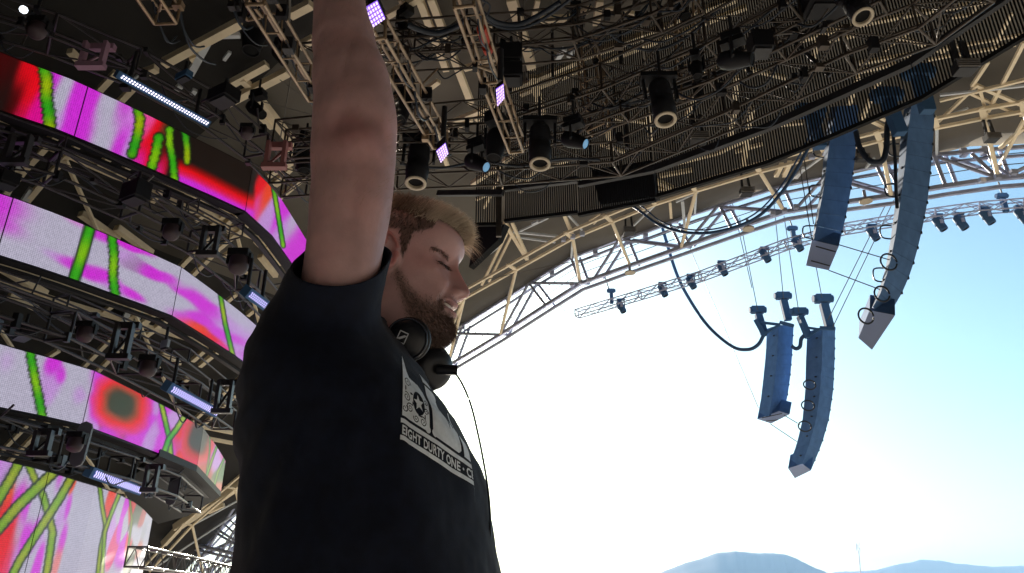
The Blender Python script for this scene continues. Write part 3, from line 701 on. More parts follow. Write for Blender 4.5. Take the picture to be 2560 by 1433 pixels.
MAG, WHT, RED_, BLK, LIL, ORG = (.80, .17, .82), (.70, .68, .76), (.88, .03, .10), (.09, .06, .05), (.74, .55, .82), (.90, .22, .05)
DRD, GRY = (.25, .01, .02), (.36, .38, .36)
def lin(c): c = np.asarray(c, float); return np.where(c <= .04045, c / 12.92, ((c + .055) / 1.055) ** 2.4)
def lean(ax_, ay_, along, across):
    n_ = math.hypot(ax_, ay_); ax_ /= n_; ay_ /= n_
    return lambda dx, dy: ((dx * ax_ + dy * ay_) / along, (dx * ay_ - dy * ax_) / across)
def paint(X, Y, ctrl, stripes, sig=30, aniso=None, spots=(), grads=()):
    """control points blended over the picture, then green stripes drawn over it"""
    C = np.zeros(X.shape + (3,)); W = np.full(X.shape, 1e-9)
    for c in ctrl:
        x, y, colr = c[:3]; k = c[3] if len(c) > 3 else 1.0
        dx, dy = X - x, Y - y
        # features lean like the picture: along-screen axis (slanted down right) and an upright, slightly left-leaning axis
        u = dx + .25 * dy; v = dy - .45 * dx
        u, v = dx, dy
        if aniso: u, v = aniso(dx, dy)
        wgt = np.exp(-(u * u + v * v) / (2 * (sig * k) ** 2)) + 1e-7 / (1 + dx * dx + dy * dy)
        C += wgt[..., None] * np.asarray(colr); W += wgt
    C /= W[..., None]
    for gp, stops, xa, xb in grads:            # colour by distance below a line
        gx, gy = [q[0] for q in gp], [q[1] for q in gp]; off = Y - np.interp(X, gx, gy)
        G = np.stack([np.interp(off, [s_[0] for s_ in stops], [s_[1][k] for s_ in stops]) for k in range(3)], -1)
        fx = np.clip((X - xa) / 16, 0, 1) * np.clip((xb - X) / 10, 0, 1); C = C * (1 - fx[..., None]) + G * fx[..., None]
    for cx_, cy_, rx, ry, stops in spots:      # rounded-square glow
        dx, dy = X - cx_, Y - cy_ - .35 * (X - cx_); dx = dx + .2 * dy
        d = (np.abs(dx / rx) ** 2.7 + np.abs(dy / ry) ** 2.7) ** (1 / 2.7) + .05 * np.sin(dx * .11) * np.sin(dy * .13)
        G = np.stack([np.interp(d, [s_[0] for s_ in stops], [s_[1][k] for s_ in stops]) for k in range(3)], -1)
        a_ = np.clip((stops[-1][0] - d) / .35, 0, 1)[..., None]; C = C * (1 - a_) + G * a_
    for pts, wd, wav, kind in stripes:
        best = np.full(X.shape, 1e9); tt = np.zeros(X.shape)
        acc = 0
        for (x0, y0), (x1, y1) in zip(pts[:-1], pts[1:]):
            L = math.hypot(x1 - x0, y1 - y0); tx, ty = (x1 - x0) / L, (y1 - y0) / L
            al = np.clip((X - x0) * tx + (Y - y0) * ty, 0, L)
            d = np.hypot(X - x0 - al * tx, Y - y0 - al * ty)
            m_ = d < best; best = np.where(m_, d, best); tt = np.where(m_, acc + al, tt); acc += L
        hw = wd / 2 * (1 + wav * (.07 * np.sin(tt * .9) + .09 * np.sin(tt * .37 + 1) + .06 * np.sin(tt * 1.7)))
        edge = np.clip((hw + wd * .13 + 1.0 - best) / (wd * .12 + 1.2), 0, 1); core = np.clip((hw - best) / (wd * .10 + 1), 0, 1)
        mixg = .5 + .5 * np.sin(tt * .055 + wd)
        lime, grn = (np.array((.62, .72, .05)), np.array((.18, .64, .10))) if kind == 0 else (np.array((.60, .66, .12)), np.array((.48, .66, .10)))
        if kind == 2: lime, grn = np.array((.52, .76, .05)), np.array((.20, .66, .08))
        g = lime * mixg[..., None] + grn * (1 - mixg[..., None])
        shade = (.75 + .25 * np.clip(1 - best / (hw + 1e-3), 0, 1))[..., None]
        C = C * (1 - edge[..., None]) + np.array((.06, .10, .06)) * edge[..., None]
        C = C * (1 - core[..., None]) + g * shade * core[..., None]
    return np.clip(C, 0, 1)

RINGS = []
def led_ring(label, z0, z1, bottom, seams, ctrl, stripes, sig=26, tall=None, aniso=None, spots=(), grads=()):
    """bottom: pixels along the lower edge, all at height z0; the picture rises upright to z1"""
    P = [at_z(x, y, z0) for x, y in bottom]
    root = thing('led_ring', label, 'LED screen', P[len(P) // 2])
    # resample
    fine = []
    for i in range(len(P) - 1):
        n_ = max(2, int((P[i + 1] - P[i]).length / .024)); fine += [P[i].lerp(P[i + 1], k / n_) for k in range(n_)]
    fine.append(P[-1])
    # split at seams (pixel x of the lower edge)
    cuts = [0]
    for sxp in seams:
        cuts.append(min(range(len(fine)), key=lambda i: abs(proj(fine[i])[0] - sxp)))
    cuts.append(len(fine) - 1)
    nv = max(8, int((z1 - z0) / .022))
    arc = 0.0
    for a, b_ in zip(cuts[:-1], cuts[1:]):
        seg = fine[a:b_ + 1]
        if len(seg) < 2: continue
        V, UV = [], []; base = seg[0].copy()
        L = [0]
        for i in range(1, len(seg)): L.append(L[-1] + (seg[i] - seg[i - 1]).length)
        T = L[-1]; gap = .008
        X = np.zeros((len(seg), nv + 1)); Y = X.copy()
        for i, p in enumerate(seg):
            q0 = p.copy()
            if i == 0: q0 = seg[0].lerp(seg[1], min(.9, gap / max(1e-6, L[1])))
            if i == len(seg) - 1: q0 = seg[-1].lerp(seg[-2], min(.9, gap / max(1e-6, L[-1] - L[-2])))
            for j in range(nv + 1):
                q = Vector((q0.x, q0.y, z0 + .03 + (z1 - z0 - .03) * j / nv))
                V.append(q); X[i, j], Y[i, j] = proj(q); UV.append((arc + L[i], (z1 - z0) * j / nv))
        arc += T
        F = [(i * (nv + 1) + j, (i + 1) * (nv + 1) + j, (i + 1) * (nv + 1) + j + 1, i * (nv + 1) + j + 1) for i in range(len(seg) - 1) for j in range(nv)]
        o = mesh_obj('screen_panel', V, F, M_SCR, root)
        C = lin(paint(X, Y, ctrl, stripes, sig, aniso, spots, grads)).reshape(-1, 3)
        me = o.data; ca = me.color_attributes.new('picture', 'FLOAT_COLOR', 'POINT')
        ca.data.foreach_set('color', np.hstack([C, np.ones((len(C), 1))]).astype(np.float32).ravel())
        uvl = me.uv_layers.new(name='UVMap'); li = np.zeros(len(me.loops), int); me.loops.foreach_get('vertex_index', li)
        uvl.data.foreach_set('uv', np.array(UV, np.float32)[li].ravel())
        # dark housing behind each panel
        V, F = [], []
        for p, q in ((seg[i], seg[min(i + 1, len(seg) - 1)]) for i in range(len(seg))):
            pass
        idx = list(range(0, len(seg), max(1, len(seg) // 12)));
        if idx[-1] != len(seg) - 1: idx.append(len(seg) - 1)
        for i in idx:
            p = seg[i]; d = (seg[min(i + 1, len(seg) - 1)] - seg[max(i - 1, 0)]).normalized(); nb = Vector((-d.y, d.x, 0))
            if nb.dot(p - Vector((0, 0, p.z))) < 0: nb = -nb
            for (o1, zz) in ((.012, z0), (.22, z0), (.22, z1 + .02), (.012, z1 + .02)): V.append(Vector((p.x, p.y, zz)) + nb * o1)
        for i in range(len(idx) - 1):
            for k in range(4): F.append((i * 4 + k, i * 4 + (k + 1) % 4, (i + 1) * 4 + (k + 1) % 4, (i + 1) * 4 + k))
        F += [(0, 3, 2, 1), tuple(len(V) - 4 + k for k in range(4))]
        mesh_obj('housing', V, F, M_PLAS, root)
    # soffit walkway behind the lower edge, with cross bars
    for i in range(len(P) - 1):
        d = (P[i + 1] - P[i]).normalized(); nb = Vector((-d.y, d.x, 0))
        if nb.dot(P[i] - Vector((0, 0, P[i].z))) < 0: nb = -nb
        beam(root, P[i] + nb * .30 - Vector((0, 0, .03)), P[i + 1] + nb * .30 - Vector((0, 0, .03)), .10, .05, M_DARK, 'lower_rail')
    RINGS.append(fine)
    return root
g0 = 0
def zfor(px_bot, px_top, z0):
    p = at_z(*px_bot, z0); best = min(np.linspace(z0 + .2, z0 + 3, 1400), key=lambda z: abs(proj(Vector((p.x, p.y, z)))[1] - px_top[1]))
    return float(best)
ZB1 = 7.25; ZT1 = zfor((186,342), (226,215), ZB1)
b1 = [(-160,222),(0,280),(137,325),(262,376),(362,419),(445,456),(530,493),(613,531),(680,592),(720,648),(770,720),(810,800)]
c1 = [(-60,200,BLK),(0,190,DRD),(-10,260,BLK),(35,255,DRD,.6),(60,180,RED_,.5),(90,180,RED_,.6),(70,240,RED_,.6),(80,290,(.85,.05,.55),.6),(45,295,(.7,.05,.3),.5),
      (145,180,MAG,.5),(165,205,WHT,.6),(150,260,WHT,.5),(145,310,LIL,.4),(205,215,MAG,.6),(185,260,MAG,.5),(165,330,MAG,.5),(230,235,MAG,.6),(205,300,MAG,.6),(215,340,MAG,.6),
      (268,250,WHT,.6),(250,300,WHT,.6),(235,360,WHT,.6),(310,275,MAG,.5),(290,310,WHT,.6),(300,350,MAG,.5),(265,380,WHT,.5),(320,300,(.8,.5,.85),.5),(285,395,MAG,.5),(320,370,LIL,.5),(345,410,MAG,.4),
      (375,310,(.9,.3,.6),.4),(385,335,RED_,.5),(365,375,RED_,.5),(352,400,(.85,.1,.6),.3),(408,330,(.35,.2,.1),.4),(400,380,(.4,.08,.05),.4),(440,345,BLK,.7),(480,370,BLK,.9),(540,400,BLK,1),(590,430,BLK,.9),(450,400,BLK,.5),(405,415,RED_,.4),(395,432,MAG,.35),
      (465,428,RED_,.5),(520,455,RED_,.5),(570,480,RED_,.5),(600,495,(.85,.05,.3),.4),(450,445,MAG,.4),(500,468,MAG,.4),(550,493,(.75,.1,.75),.4),(600,520,MAG,.4),(628,440,BLK,.5),
      (650,460,RED_,.4),(640,520,(.85,.25,.6),.4),(665,490,(.9,.25,.1),.4),(670,540,LIL,.5),(710,520,MAG,.5),(740,560,WHT,.5),(700,590,LIL,.5),(730,610,MAG,.5),(760,560,MAG,.5)]
s1 = [([(108,160),(117,200),(116,250),(123,290),(124,332)],30,1,0),([(343,262),(350,300),(345,335),(330,385)],24,1,0),([(397,345),(390,380),(376,430)],24,1,2),([(424,325),(424,360),(432,400),(437,460)],19,1,2),
      ([(462,328),(468,370),(468,405)],17,1,0),([(682,458),(694,530),(708,615)],11,.6,2)]
led_ring('topmost curved LED screen band showing red, pink and black with green stripes', ZB1, ZT1, b1, [186, 613], c1, s1, 30, aniso=lambda dx, dy: lean(.42, -1, 1.9, .62)(dx, dy), grads=[([(440,412),(480,428),(540,458),(613,496),(640,505)], [(-22, (.10, .065, .05)), (-8, (.55, .04, .03)), (3, (.88, .04, .08)), (16, (.88, .10, .35)), (28, MAG)], 436, 640)])
ZB2 = 5.45; ZT2 = zfor((430,793), (454,669), ZB2)
b2 = [(-160,600),(0,643),(90,671),(171,698),(235,721),(295,743),(365,768),(430,793),(510,842),(583,889),(640,930),(690,972),(760,1040)]
c2 = [(-20,500,MAG,.8),(15,500,MAG,.7),(5,560,MAG,.6),(30,470,MAG,.5),(90,530,WHT),(60,600,WHT),(150,600,WHT),(20,630,WHT,.7),(120,660,WHT,.6),(200,600,WHT,.8),(130,637,LIL,.3),(165,655,MAG,.32),(195,660,MAG,.3),(250,690,MAG,.4),(232,690,MAG,.3),
      (190,552,(.8,.5,.8),.3),(200,640,WHT,.3),(165,690,WHT,.4),(250,620,WHT,.5),(245,590,MAG,.3),(262,588,MAG,.22),(315,607,MAG,.25),(345,620,MAG,.2),(372,632,MAG,.2),(300,640,LIL,.35),(330,660,(.62,.5,.66),.35),(280,720,LIL,.4),(325,735,MAG,.3),(260,725,WHT,.4),
      (370,680,MAG,.3),(405,655,WHT,.4),(430,700,MAG,.25),(350,710,WHT,.5),(400,740,WHT,.6),(330,760,WHT,.4),(420,780,WHT,.4),(455,710,WHT,.35),(480,735,MAG,.4),(510,765,MAG,.35),(530,785,MAG,.3),(470,690,WHT,.4),(520,730,WHT,.5),(460,760,WHT,.35),(445,790,MAG,.3),
      (460,805,(.9,.25,.45),.3),(490,822,ORG,.35),(520,845,RED_,.3),(545,865,(.88,.1,.5),.3),(550,835,MAG,.3),(500,795,MAG,.35),(560,800,LIL,.4),(595,850,MAG,.3),(600,800,WHT,.4),(640,830,WHT,.5),(610,880,LIL,.4),(625,890,MAG,.3),(575,760,WHT,.4),(650,860,LIL)]
s2 = [([(232,545),(206,635),(180,712)],28,0,2),([(279,580),(285,640),(282,690),(290,755)],22,1,2),([(549,725),(563,810),(585,900)],11,.5,0)]
led_ring('second curved LED screen band, mostly white with a straight green bar', ZB2, ZT2, b2, [-10, 430], c2, s2, 32, aniso=lambda dx, dy: lean(1, .50, 1.7, .60)(dx, dy))
ZB3 = 3.6; ZT3 = zfor((205,1066), (234,928), ZB3)
b3 = [(-160,988),(0,1023),(105,1044),(205,1066),(300,1101),(398,1138),(491,1177),(525,1210),(551,1240)]
c3 = [(0,900,WHT),(-50,950,WHT),(40,940,WHT),(15,905,LIL,.4),(60,1020,WHT),(130,920,MAG,.3),(125,960,LIL,.5),(115,990,LIL,.35),(150,940,MAG,.25),(190,930,WHT,.5),(170,1000,WHT,.6),(195,990,LIL,.3),(150,1040,WHT,.6),(200,1040,WHT,.5),
      (225,960,WHT,.35),(215,1030,WHT,.35),(220,1065,LIL,.35),(245,950,MAG,.35),(235,1030,MAG,.35),(260,960,(.85,.1,.4),.25),(305,1015,(.18,.2,.12),.7),(295,990,(.16,.2,.14),.4),(320,1030,(.2,.18,.1),.4),(310,965,(.9,.12,.12),.28),(345,990,(.9,.08,.15),.25),(350,1030,(.9,.12,.2),.3),
      (300,1062,(.92,.25,.1),.3),(262,1040,(.9,.2,.2),.25),(258,1000,(.9,.15,.2),.25),(330,1058,(.85,.1,.25),.3),(370,1000,MAG,.3),(370,1050,MAG,.3),(340,1085,MAG,.35),(280,1080,MAG,.4),(385,1020,LIL,.25),(388,1070,LIL,.25),(378,1105,LIL,.3),(415,1020,MAG,.3),(400,1110,MAG,.3),(430,1040,LIL,.25),
      (405,1060,MAG,.25),(425,1130,MAG,.3),(445,1110,(.8,.12,.5),.3),(455,1090,RED_,.28),(470,1060,RED_,.25),(490,1090,(.22,.22,.18),.45),(485,1120,(.3,.12,.1),.3),(455,1140,RED_,.3),(480,1160,RED_,.3),(510,1070,(.6,.12,.12),.25),(500,1130,(.3,.15,.12),.25),
      (520,1100,(.3,.35,.28),.25),(530,1090,(.75,.2,.3),.2),(515,1170,(.7,.25,.2),.3),(545,1130,LIL,.2),(535,1160,LIL,.25),(560,1130,(.8,.3,.6),.2),(550,1190,(.35,.45,.3),.25),(545,1220,(.8,.4,.35),.25)]
s3 = [([(74,870),(82,920),(92,970),(100,1010),(108,1055)],22,1,2),([(400,995),(415,1060),(423,1095),(428,1150)],12,.5,0),([(465,1035),(440,1075),(422,1098),(404,1150)],13,.5,0),([(525,1070),(524,1130),(515,1195)],3,0,0),([(546,1105),(530,1150),(513,1200)],5,0,0),([(566,1135),(545,1180),(534,1220)],5,0,0)]
led_ring('third curved LED screen band with a dark red-rimmed square and green crosses', ZB3, ZT3, b3, [205, 491], c3, s3, 30, aniso=lambda dx, dy: lean(.3, -1, 1.25, .9)(dx, dy), spots=[(303,1010,34,34,[(0, (.20, .24, .16)), (.75, (.22, .22, .14)), (1.15, (.62, .25, .12)), (1.5, (.90, .12, .13)), (1.85, (.88, .16, .45)), (2.4, MAG)]), (497,1095,22,36,[(0, (.22, .22, .19)), (.8, (.26, .2, .17)), (1.3, (.75, .16, .15)), (1.7, (.85, .14, .3)), (2.0, MAG)])])
ZT4 = 2.93
def below(pts, z0, z1):
    out = []
    for x, y in pts:
        p = at_z(x, y, z1); out.append(proj(Vector((p.x, p.y, z0))))
    return out
t4 = [(-260,1108),(-120,1130),(0,1151),(70,1167),(130,1183),(200,1205),(238,1216),(290,1233),(335,1256),(360,1275),(381,1298)]
ZB4 = .25
b4 = below(t4, ZB4, ZT4)
def an4(dx, dy): u = dx + .28 * dy; return u, dy * .22
c4 = [(10,1165,LIL,.5),(-60,1250,MAG),(60,1165,WHT,.4),(95,1165,WHT,.4),(0,1245,(.12,.28,.15),.35),(20,1230,(.88,.35,.08),.3),(0,1300,RED_,.4),(25,1340,RED_,.4),(-20,1400,RED_,.8),(10,1430,(.85,.12,.35),.5),(40,1260,MAG,.3),(45,1320,WHT,.3),(62,1270,MAG,.3),(60,1350,MAG,.25),(35,1400,LIL,.3),
      (85,1260,WHT,.3),(85,1350,MAG,.2),(75,1400,WHT,.3),(100,1330,LIL,.25),(90,1420,MAG,.25),(140,1230,WHT,.5),(150,1195,MAG,.2),(130,1380,WHT,.4),(150,1300,LIL,.25),(155,1350,MAG,.2),(140,1400,(.88,.5,.5),.22),(170,1270,MAG,.15),(185,1200,ORG,.15),(200,1240,WHT,.5),(200,1330,WHT,.6),(220,1400,WHT,.6),(230,1260,WHT,.5),(190,1420,WHT,.5),
      (245,1330,WHT,.25),(272,1260,(.9,.25,.2),.18),(268,1290,(.85,.3,.3),.15),(275,1330,LIL,.15),(280,1370,(.85,.2,.5),.14),(300,1270,WHT,.12),(298,1330,MAG,.10),(312,1310,WHT,.10),(312,1270,MAG,.1),(320,1360,(.85,.15,.3),.10),(300,1400,MAG,.14),(330,1330,WHT,.10),(330,1270,(.8,.25,.3),.1),(340,1290,GRY,.12),(325,1400,GRY,.12),(345,1340,WHT,.10),(350,1370,(.75,.45,.45),.10),(355,1300,(.7,.35,.4),.08),
      (362,1330,(.6,.6,.66),.12),(370,1320,WHT,.2),(340,1420,WHT,.12),(290,1433,WHT,.15),(352,1420,(.62,.6,.66),.2)]
s4 = [([(52,1150),(25,1200),(-8,1255)],24,.6,1),([(70,1160),(88,1200),(108,1240),(122,1290),(132,1330),(122,1400),(112,1460)],18,.7,1),([(140,1175),(95,1218),(45,1265),(-10,1330)],25,.6,1),([(178,1195),(150,1245),(118,1295),(85,1345),(50,1400),(20,1460)],20,.6,1),
      ([(249,1213),(255,1265),(264,1315),(252,1370),(242,1460)],10,.6,1),([(300,1232),(280,1280),(262,1330),(258,1390),(254,1460)],9,.6,1),([(324,1245),(330,1300),(322,1360),(312,1433)],4,0,1)]
led_ring('tall lowest LED wall with pink streaks and crossing yellow green stripes', ZB4, ZT4, b4, [below([(121,1181)], ZB4, ZT4)[0][0]], c4, s4, 20, aniso=an4)

# galleries of truss between the bands
def offz(pxs, z): return [at_z(x, y, z) for x, y in pxs]
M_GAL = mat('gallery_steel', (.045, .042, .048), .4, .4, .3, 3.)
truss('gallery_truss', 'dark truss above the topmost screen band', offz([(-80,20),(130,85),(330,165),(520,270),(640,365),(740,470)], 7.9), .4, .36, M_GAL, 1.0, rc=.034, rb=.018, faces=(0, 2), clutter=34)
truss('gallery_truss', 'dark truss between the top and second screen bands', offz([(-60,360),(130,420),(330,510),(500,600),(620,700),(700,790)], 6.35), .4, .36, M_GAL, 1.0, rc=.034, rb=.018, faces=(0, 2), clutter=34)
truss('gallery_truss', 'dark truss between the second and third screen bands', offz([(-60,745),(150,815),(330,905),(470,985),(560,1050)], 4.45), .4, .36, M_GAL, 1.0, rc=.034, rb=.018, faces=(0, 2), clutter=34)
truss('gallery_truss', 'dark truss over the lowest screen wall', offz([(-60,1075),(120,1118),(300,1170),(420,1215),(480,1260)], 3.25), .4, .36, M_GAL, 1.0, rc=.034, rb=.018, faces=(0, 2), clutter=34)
truss('gallery_truss', 'thin pipe gallery just under the topmost screen band', offz([(-60,300),(150,372),(330,455),(480,520),(590,580)], 6.75), .3, .25, M_GAL, .9, rc=.024, rb=.012, faces=(0,), clutter=10)
truss('gallery_truss', 'thin pipe gallery just under the second screen band', offz([(-60,690),(150,760),(330,835),(450,890),(590,1000)], 4.85), .3, .22, M_GAL, .9, rc=.024, rb=.012, faces=(0,), clutter=10)
truss('floor_truss', 'pale small truss crossing below the lowest dark gallery', offz([(340,1392),(460,1412),(600,1438)], 1.9), .3, .3, M_ALU, .35, rc=.025, rb=.014)
# hanging brackets, boxes and covers on the galleries
def bracket(label, px, py, z, sx_, sz_, m=M_GAL):
    sx_ *= .62; sz_ *= .75
    p = at_z(px, py, z); r_ = thing('hanger_bracket', label, 'bracket', p)
    for s in (-1, 1):
        box(r_, p + Vector((s * sx_ / 2, 0, 0)), (.05, .09, sz_), m, 'side_plate'); 
    box(r_, p + Vector((0, 0, -sz_ / 2)), (sx_ + .1, .1, .07), m, 'cross_plate'); box(r_, p + Vector((0, .1, sz_ / 2)), (sx_ + .1, .08, .09), m, 'cross_plate')
    tube(r_, p + Vector((-sx_ / 2, 0, -sz_ / 2)), p + Vector((sx_ / 2, .12, sz_ / 2)), .02, m, 'brace')
bracket('pair of pink lit plates above the top screen band', 235, 135, 7.7, .42, .5, mat('pink_plate', (.35, .2, .28), .5))
bracket('pair of grey hanger plates left of the second screen band', 45, 372, 6.3, .36, .5)
bracket('tall grey hanger plates over the middle of the second screen band', 525, 600, 5.7, .30, .55)
bracket('tall grey hanger plates under the second screen band', 305, 850, 4.3, .3, .6)
bracket('grey hanger plates at the end of the violet bar over the third band', 560, 990, 4.0, .3, .6)
bracket('grey hanger plates at the end of the lowest violet bar', 378, 1195, 3.05, .26, .5)
bracket('grey hanger plates at the left edge above the lowest wall', 105, 1105, 3.15, .3, .4)
bracket('reddish corner plates left of the raised arm', 690, 385, 6.6, .35, .5, mat('reddish_plate', (.3, .12, .12), .5))
def dbox(label, px, py, z, size, rotz=0, m=M_PLAS, name='equipment_case'):
    size = tuple(q * (.5 if name == 'equipment_case' else .8) for q in size); p = at_z(px, py, z); r_ = thing(name, label, 'equipment', p); rt = Matrix.Rotation(rotz, 3, 'Z')
    box(r_, p, size, m, 'case', rt); box(r_, p + Vector((0, 0, -size[2] / 2 - .015)), (size[0] * .8, size[1] * .8, .03), M_DARK, 'base_plate', rt)
    tube(r_, p + Vector((0, 0, size[2] / 2)), p + Vector((0, 0, size[2] / 2 + .18)), .02, M_DARK, 'hanger')
dbox('black case above the violet bar of the lowest wall', 170, 1160, 3.2, (.9, .5, .35), R(-40))
dbox('dark case left of the middle gallery truss', 60, 830, 4.6, (.8, .4, .3), R(-40))
dbox('grey blue case over the bright LED bar', 460, 190, 7.4, (.45, .2, .18), R(-30), M_FIX)
dbox('dark case in the shadow right of the bright LED bar', 560, 240, 7.2, (.7, .5, .35), R(-30))
dbox('dark case hanging near the second band corner', 340, 480, 6.2, (.7, .45, .5), R(-30))
dbox('small pale case with a round hole below the second band', 413, 860, 4.3, (.28, .08, .2), R(-30), mat('pale_case', (.28, .33, .4), .5))
dbox('black case over the second band at the left edge', 20, 450, 5.9, (.5, .4, .3), R(-40))
dbox('dark hoist box above the middle violet lamp', 1278, 140, 7.5, (.34, .3, .3), 0, M_PLAS, 'chain_hoist')
dbox('dark hoist box directly above the middle violet lamp row', 1278, 185, 7.2, (.34, .3, .25), 0, M_PLAS, 'chain_hoist')
dbox('black hoist over the big dark moving head', 1900, 110, 7.2, (.3, .3, .3), 0, M_PLAS, 'chain_hoist')
dbox('black box above the large pale ring lamp', 2070, 5, 7.6, (.7, .4, .3), 0, M_PLAS, 'chain_hoist')
# enclosure soffit under the right end of band three
so_ = thing('curved_soffit', 'black soffit closing the underside of the third screen band', 'soffit', at_z(470, 1220, 3.5))
pts = [(398,1140),(491,1179),(551,1242),(470,1290),(395,1310),(330,1262),(300,1215)]
P = [at_z(x, y, 3.56) for x, y in pts]; V = P + [p + Vector((0, 0, .12)) for p in P]; n_ = len(P)
mesh_obj('board', V, [tuple(range(n_)), tuple(reversed(range(n_, 2 * n_)))] + [(i, (i + 1) % n_, n_ + (i + 1) % n_, n_ + i) for i in range(n_)], M_PLAS, so_)
M_CAPS = mat('rounded_plate_grey', (.10, .11, .13), .5)
for lab, px, py in (('small grey rounded plate left on the black soffit', 432, 1222), ('grey rounded plate hanging near the lowest gallery', 202, 1110)):
    p = at_z(px, py, 3.3); r_ = thing('rounded_plate', lab, 'plate', p)
    beam(r_, p + Vector((0, 0, -.22)), p + Vector((.02, 0, .22)), .2, .05, M_CAPS, 'plate'); disc(r_, p + Vector((0, 0, -.22)), .1, .05, M_CAPS, 'round_end', Vector((0, 1, 0))); disc(r_, p + Vector((.02, 0, .22)), .1, .05, M_CAPS, 'round_end', Vector((0, 1, 0)))

# ------------------------------------------------------------------ line array speakers
def array(label, f, front, back, n, wid, skew):
    """front / back: pixel outlines of the side of the column, top to bottom, on the plane at f"""
    def interp(pts, t):
        P = [at_f(x, y, f) for x, y in pts]; L = [0]
        for i in range(1, len(P)): L.append(L[-1] + (P[i] - P[i - 1]).length)
        d = t * L[-1]
        for i in range(1, len(P)):
            if d <= L[i] + 1e-6: return P[i - 1].lerp(P[i], (d - L[i - 1]) / (L[i] - L[i - 1]))
        return P[-1]
    root = thing('line_array_speaker', label, 'speaker array', interp(front, 0))
    lat = fs(*skew, 0) * wid
    for k in range(n):
        t0, t1 = (k + .03) / n, (k + .97) / n
        fa, fb, ba, bb = interp(front, t0), interp(front, t1), interp(back, t0), interp(back, t1)
        V = []
        for p, o_ in ((fa, 0), (fb, 0), (bb, 0), (ba, 0)): V.append(p + lat * 0)
        for p in (fa, fb, bb, ba): V.append(p + lat)
        o = mesh_obj('cabinet', V, [(0, 1, 2, 3), (7, 6, 5, 4), (0, 4, 5, 1), (1, 5, 6, 2), (2, 6, 7, 3), (3, 7, 4, 0)], M_ARR2, root)
        o.data.materials.append(M_ARR); o.data.polygons[0].material_index = 1
        if k < n - 1:                      # rear link plates
            for q in (0, 1):
                c = bb + lat * (.15 + .7 * q); box(root, c, (.05, .05, .14), M_CABLE, 'link_plate')
    return root, interp(front, 0), interp(back, 0), lat
# near pair: broad side to the right, narrow rear to the left, both tinted glare blue
PALE = mat('glare_lilac_underside', (.50, .63, .92), .6)  # lilac glare on the bottom faces put into the base colour
M_ARR3 = mat('lighter_glare_blue_cabinet', (.10, .20, .38), .8, 0, .12, 5., spec=.15)  # far columns: stronger glare blue put into the flank colour
def array2(label, f, right, mid, left, bottom, n, m_right, m_left, wires=True):
    """column seen from behind and below: right flank outline, ridge line, left flank outline (pixels, top to bottom) at plane f"""
    def path(pts, ff_):
        P = [at_f(x, y, ff_) for x, y in pts]; L = [0]
        for i in range(1, len(P)): L.append(L[-1] + (P[i] - P[i - 1]).length)
        def at_(t):
            d = t * L[-1]
            for i in range(1, len(P)):
                if d <= L[i] + 1e-6: return P[i - 1].lerp(P[i], (d - L[i - 1]) / max(1e-6, L[i] - L[i - 1]))
            return P[-1]
        return at_
    # ridge is nearest to us; flanks run away from it
    r_, m_, l_ = path(right, f + .75), path(mid, f), path(left, f + .35)
    root = thing('line_array_speaker', label, 'speaker array', m_(0))
    for k in range(n):
        t0, t1 = (k + .006) / n, (k + .994) / n
        V = []
        for t_ in (t0, t1):
            a, b2, c = l_(t_), m_(t_), r_(t_); V += [a, b2, c, a + (c - b2)]
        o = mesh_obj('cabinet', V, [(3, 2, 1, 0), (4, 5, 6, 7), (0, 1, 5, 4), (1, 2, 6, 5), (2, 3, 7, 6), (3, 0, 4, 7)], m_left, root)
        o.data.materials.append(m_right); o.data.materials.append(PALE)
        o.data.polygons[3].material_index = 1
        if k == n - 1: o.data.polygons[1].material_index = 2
        if k and wires and k % 3 == 0:
            c = l_(t0) + Vector((-.02, 0, 0)); curve_tube('patch_lead', [c, c + Vector((-.18, 0, -.02)), c + Vector((-.20, 0, -.22)), c + Vector((-.02, 0, -.26))], .014, M_CABLE, root, 5, 4)
        if k:
            q = m_(t0)
            if k % 2: box(root, q.lerp(l_(t0), .35) + Vector((0, -.02, 0)), (.07, .04, .03), M_CABLE, 'handle')
            box(root, r_(t0) + Vector((-.01, 0, 0)), (.035, .04, .05), M_CABLE, 'link_plate')
    return root, l_, m_, r_
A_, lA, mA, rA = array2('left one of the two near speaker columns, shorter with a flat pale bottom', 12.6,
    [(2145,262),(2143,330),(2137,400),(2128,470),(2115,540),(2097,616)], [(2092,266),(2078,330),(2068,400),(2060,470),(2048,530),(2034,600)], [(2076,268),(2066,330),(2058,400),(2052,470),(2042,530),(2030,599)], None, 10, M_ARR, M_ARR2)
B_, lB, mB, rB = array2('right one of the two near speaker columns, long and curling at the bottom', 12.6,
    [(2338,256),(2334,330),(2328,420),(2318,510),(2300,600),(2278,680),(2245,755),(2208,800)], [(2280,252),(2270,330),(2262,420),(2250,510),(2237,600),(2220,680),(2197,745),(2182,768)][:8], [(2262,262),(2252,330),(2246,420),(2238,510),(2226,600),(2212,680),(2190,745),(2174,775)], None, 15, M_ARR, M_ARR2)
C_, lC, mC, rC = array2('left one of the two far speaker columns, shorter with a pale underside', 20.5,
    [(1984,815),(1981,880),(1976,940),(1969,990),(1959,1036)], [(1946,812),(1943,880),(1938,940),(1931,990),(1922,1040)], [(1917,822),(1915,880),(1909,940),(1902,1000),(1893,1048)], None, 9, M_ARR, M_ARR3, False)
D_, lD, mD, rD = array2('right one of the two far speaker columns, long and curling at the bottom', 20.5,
    [(2088,822),(2087,900),(2083,980),(2072,1050),(2055,1110),(2028,1175)], [(2056,818),(2055,900),(2050,980),(2040,1050),(2025,1105),(2006,1160)], [(2018,830),(2015,900),(2013,980),(2006,1050),(1992,1110),(1970,1170)], None, 14, M_ARR, M_ARR3, False)
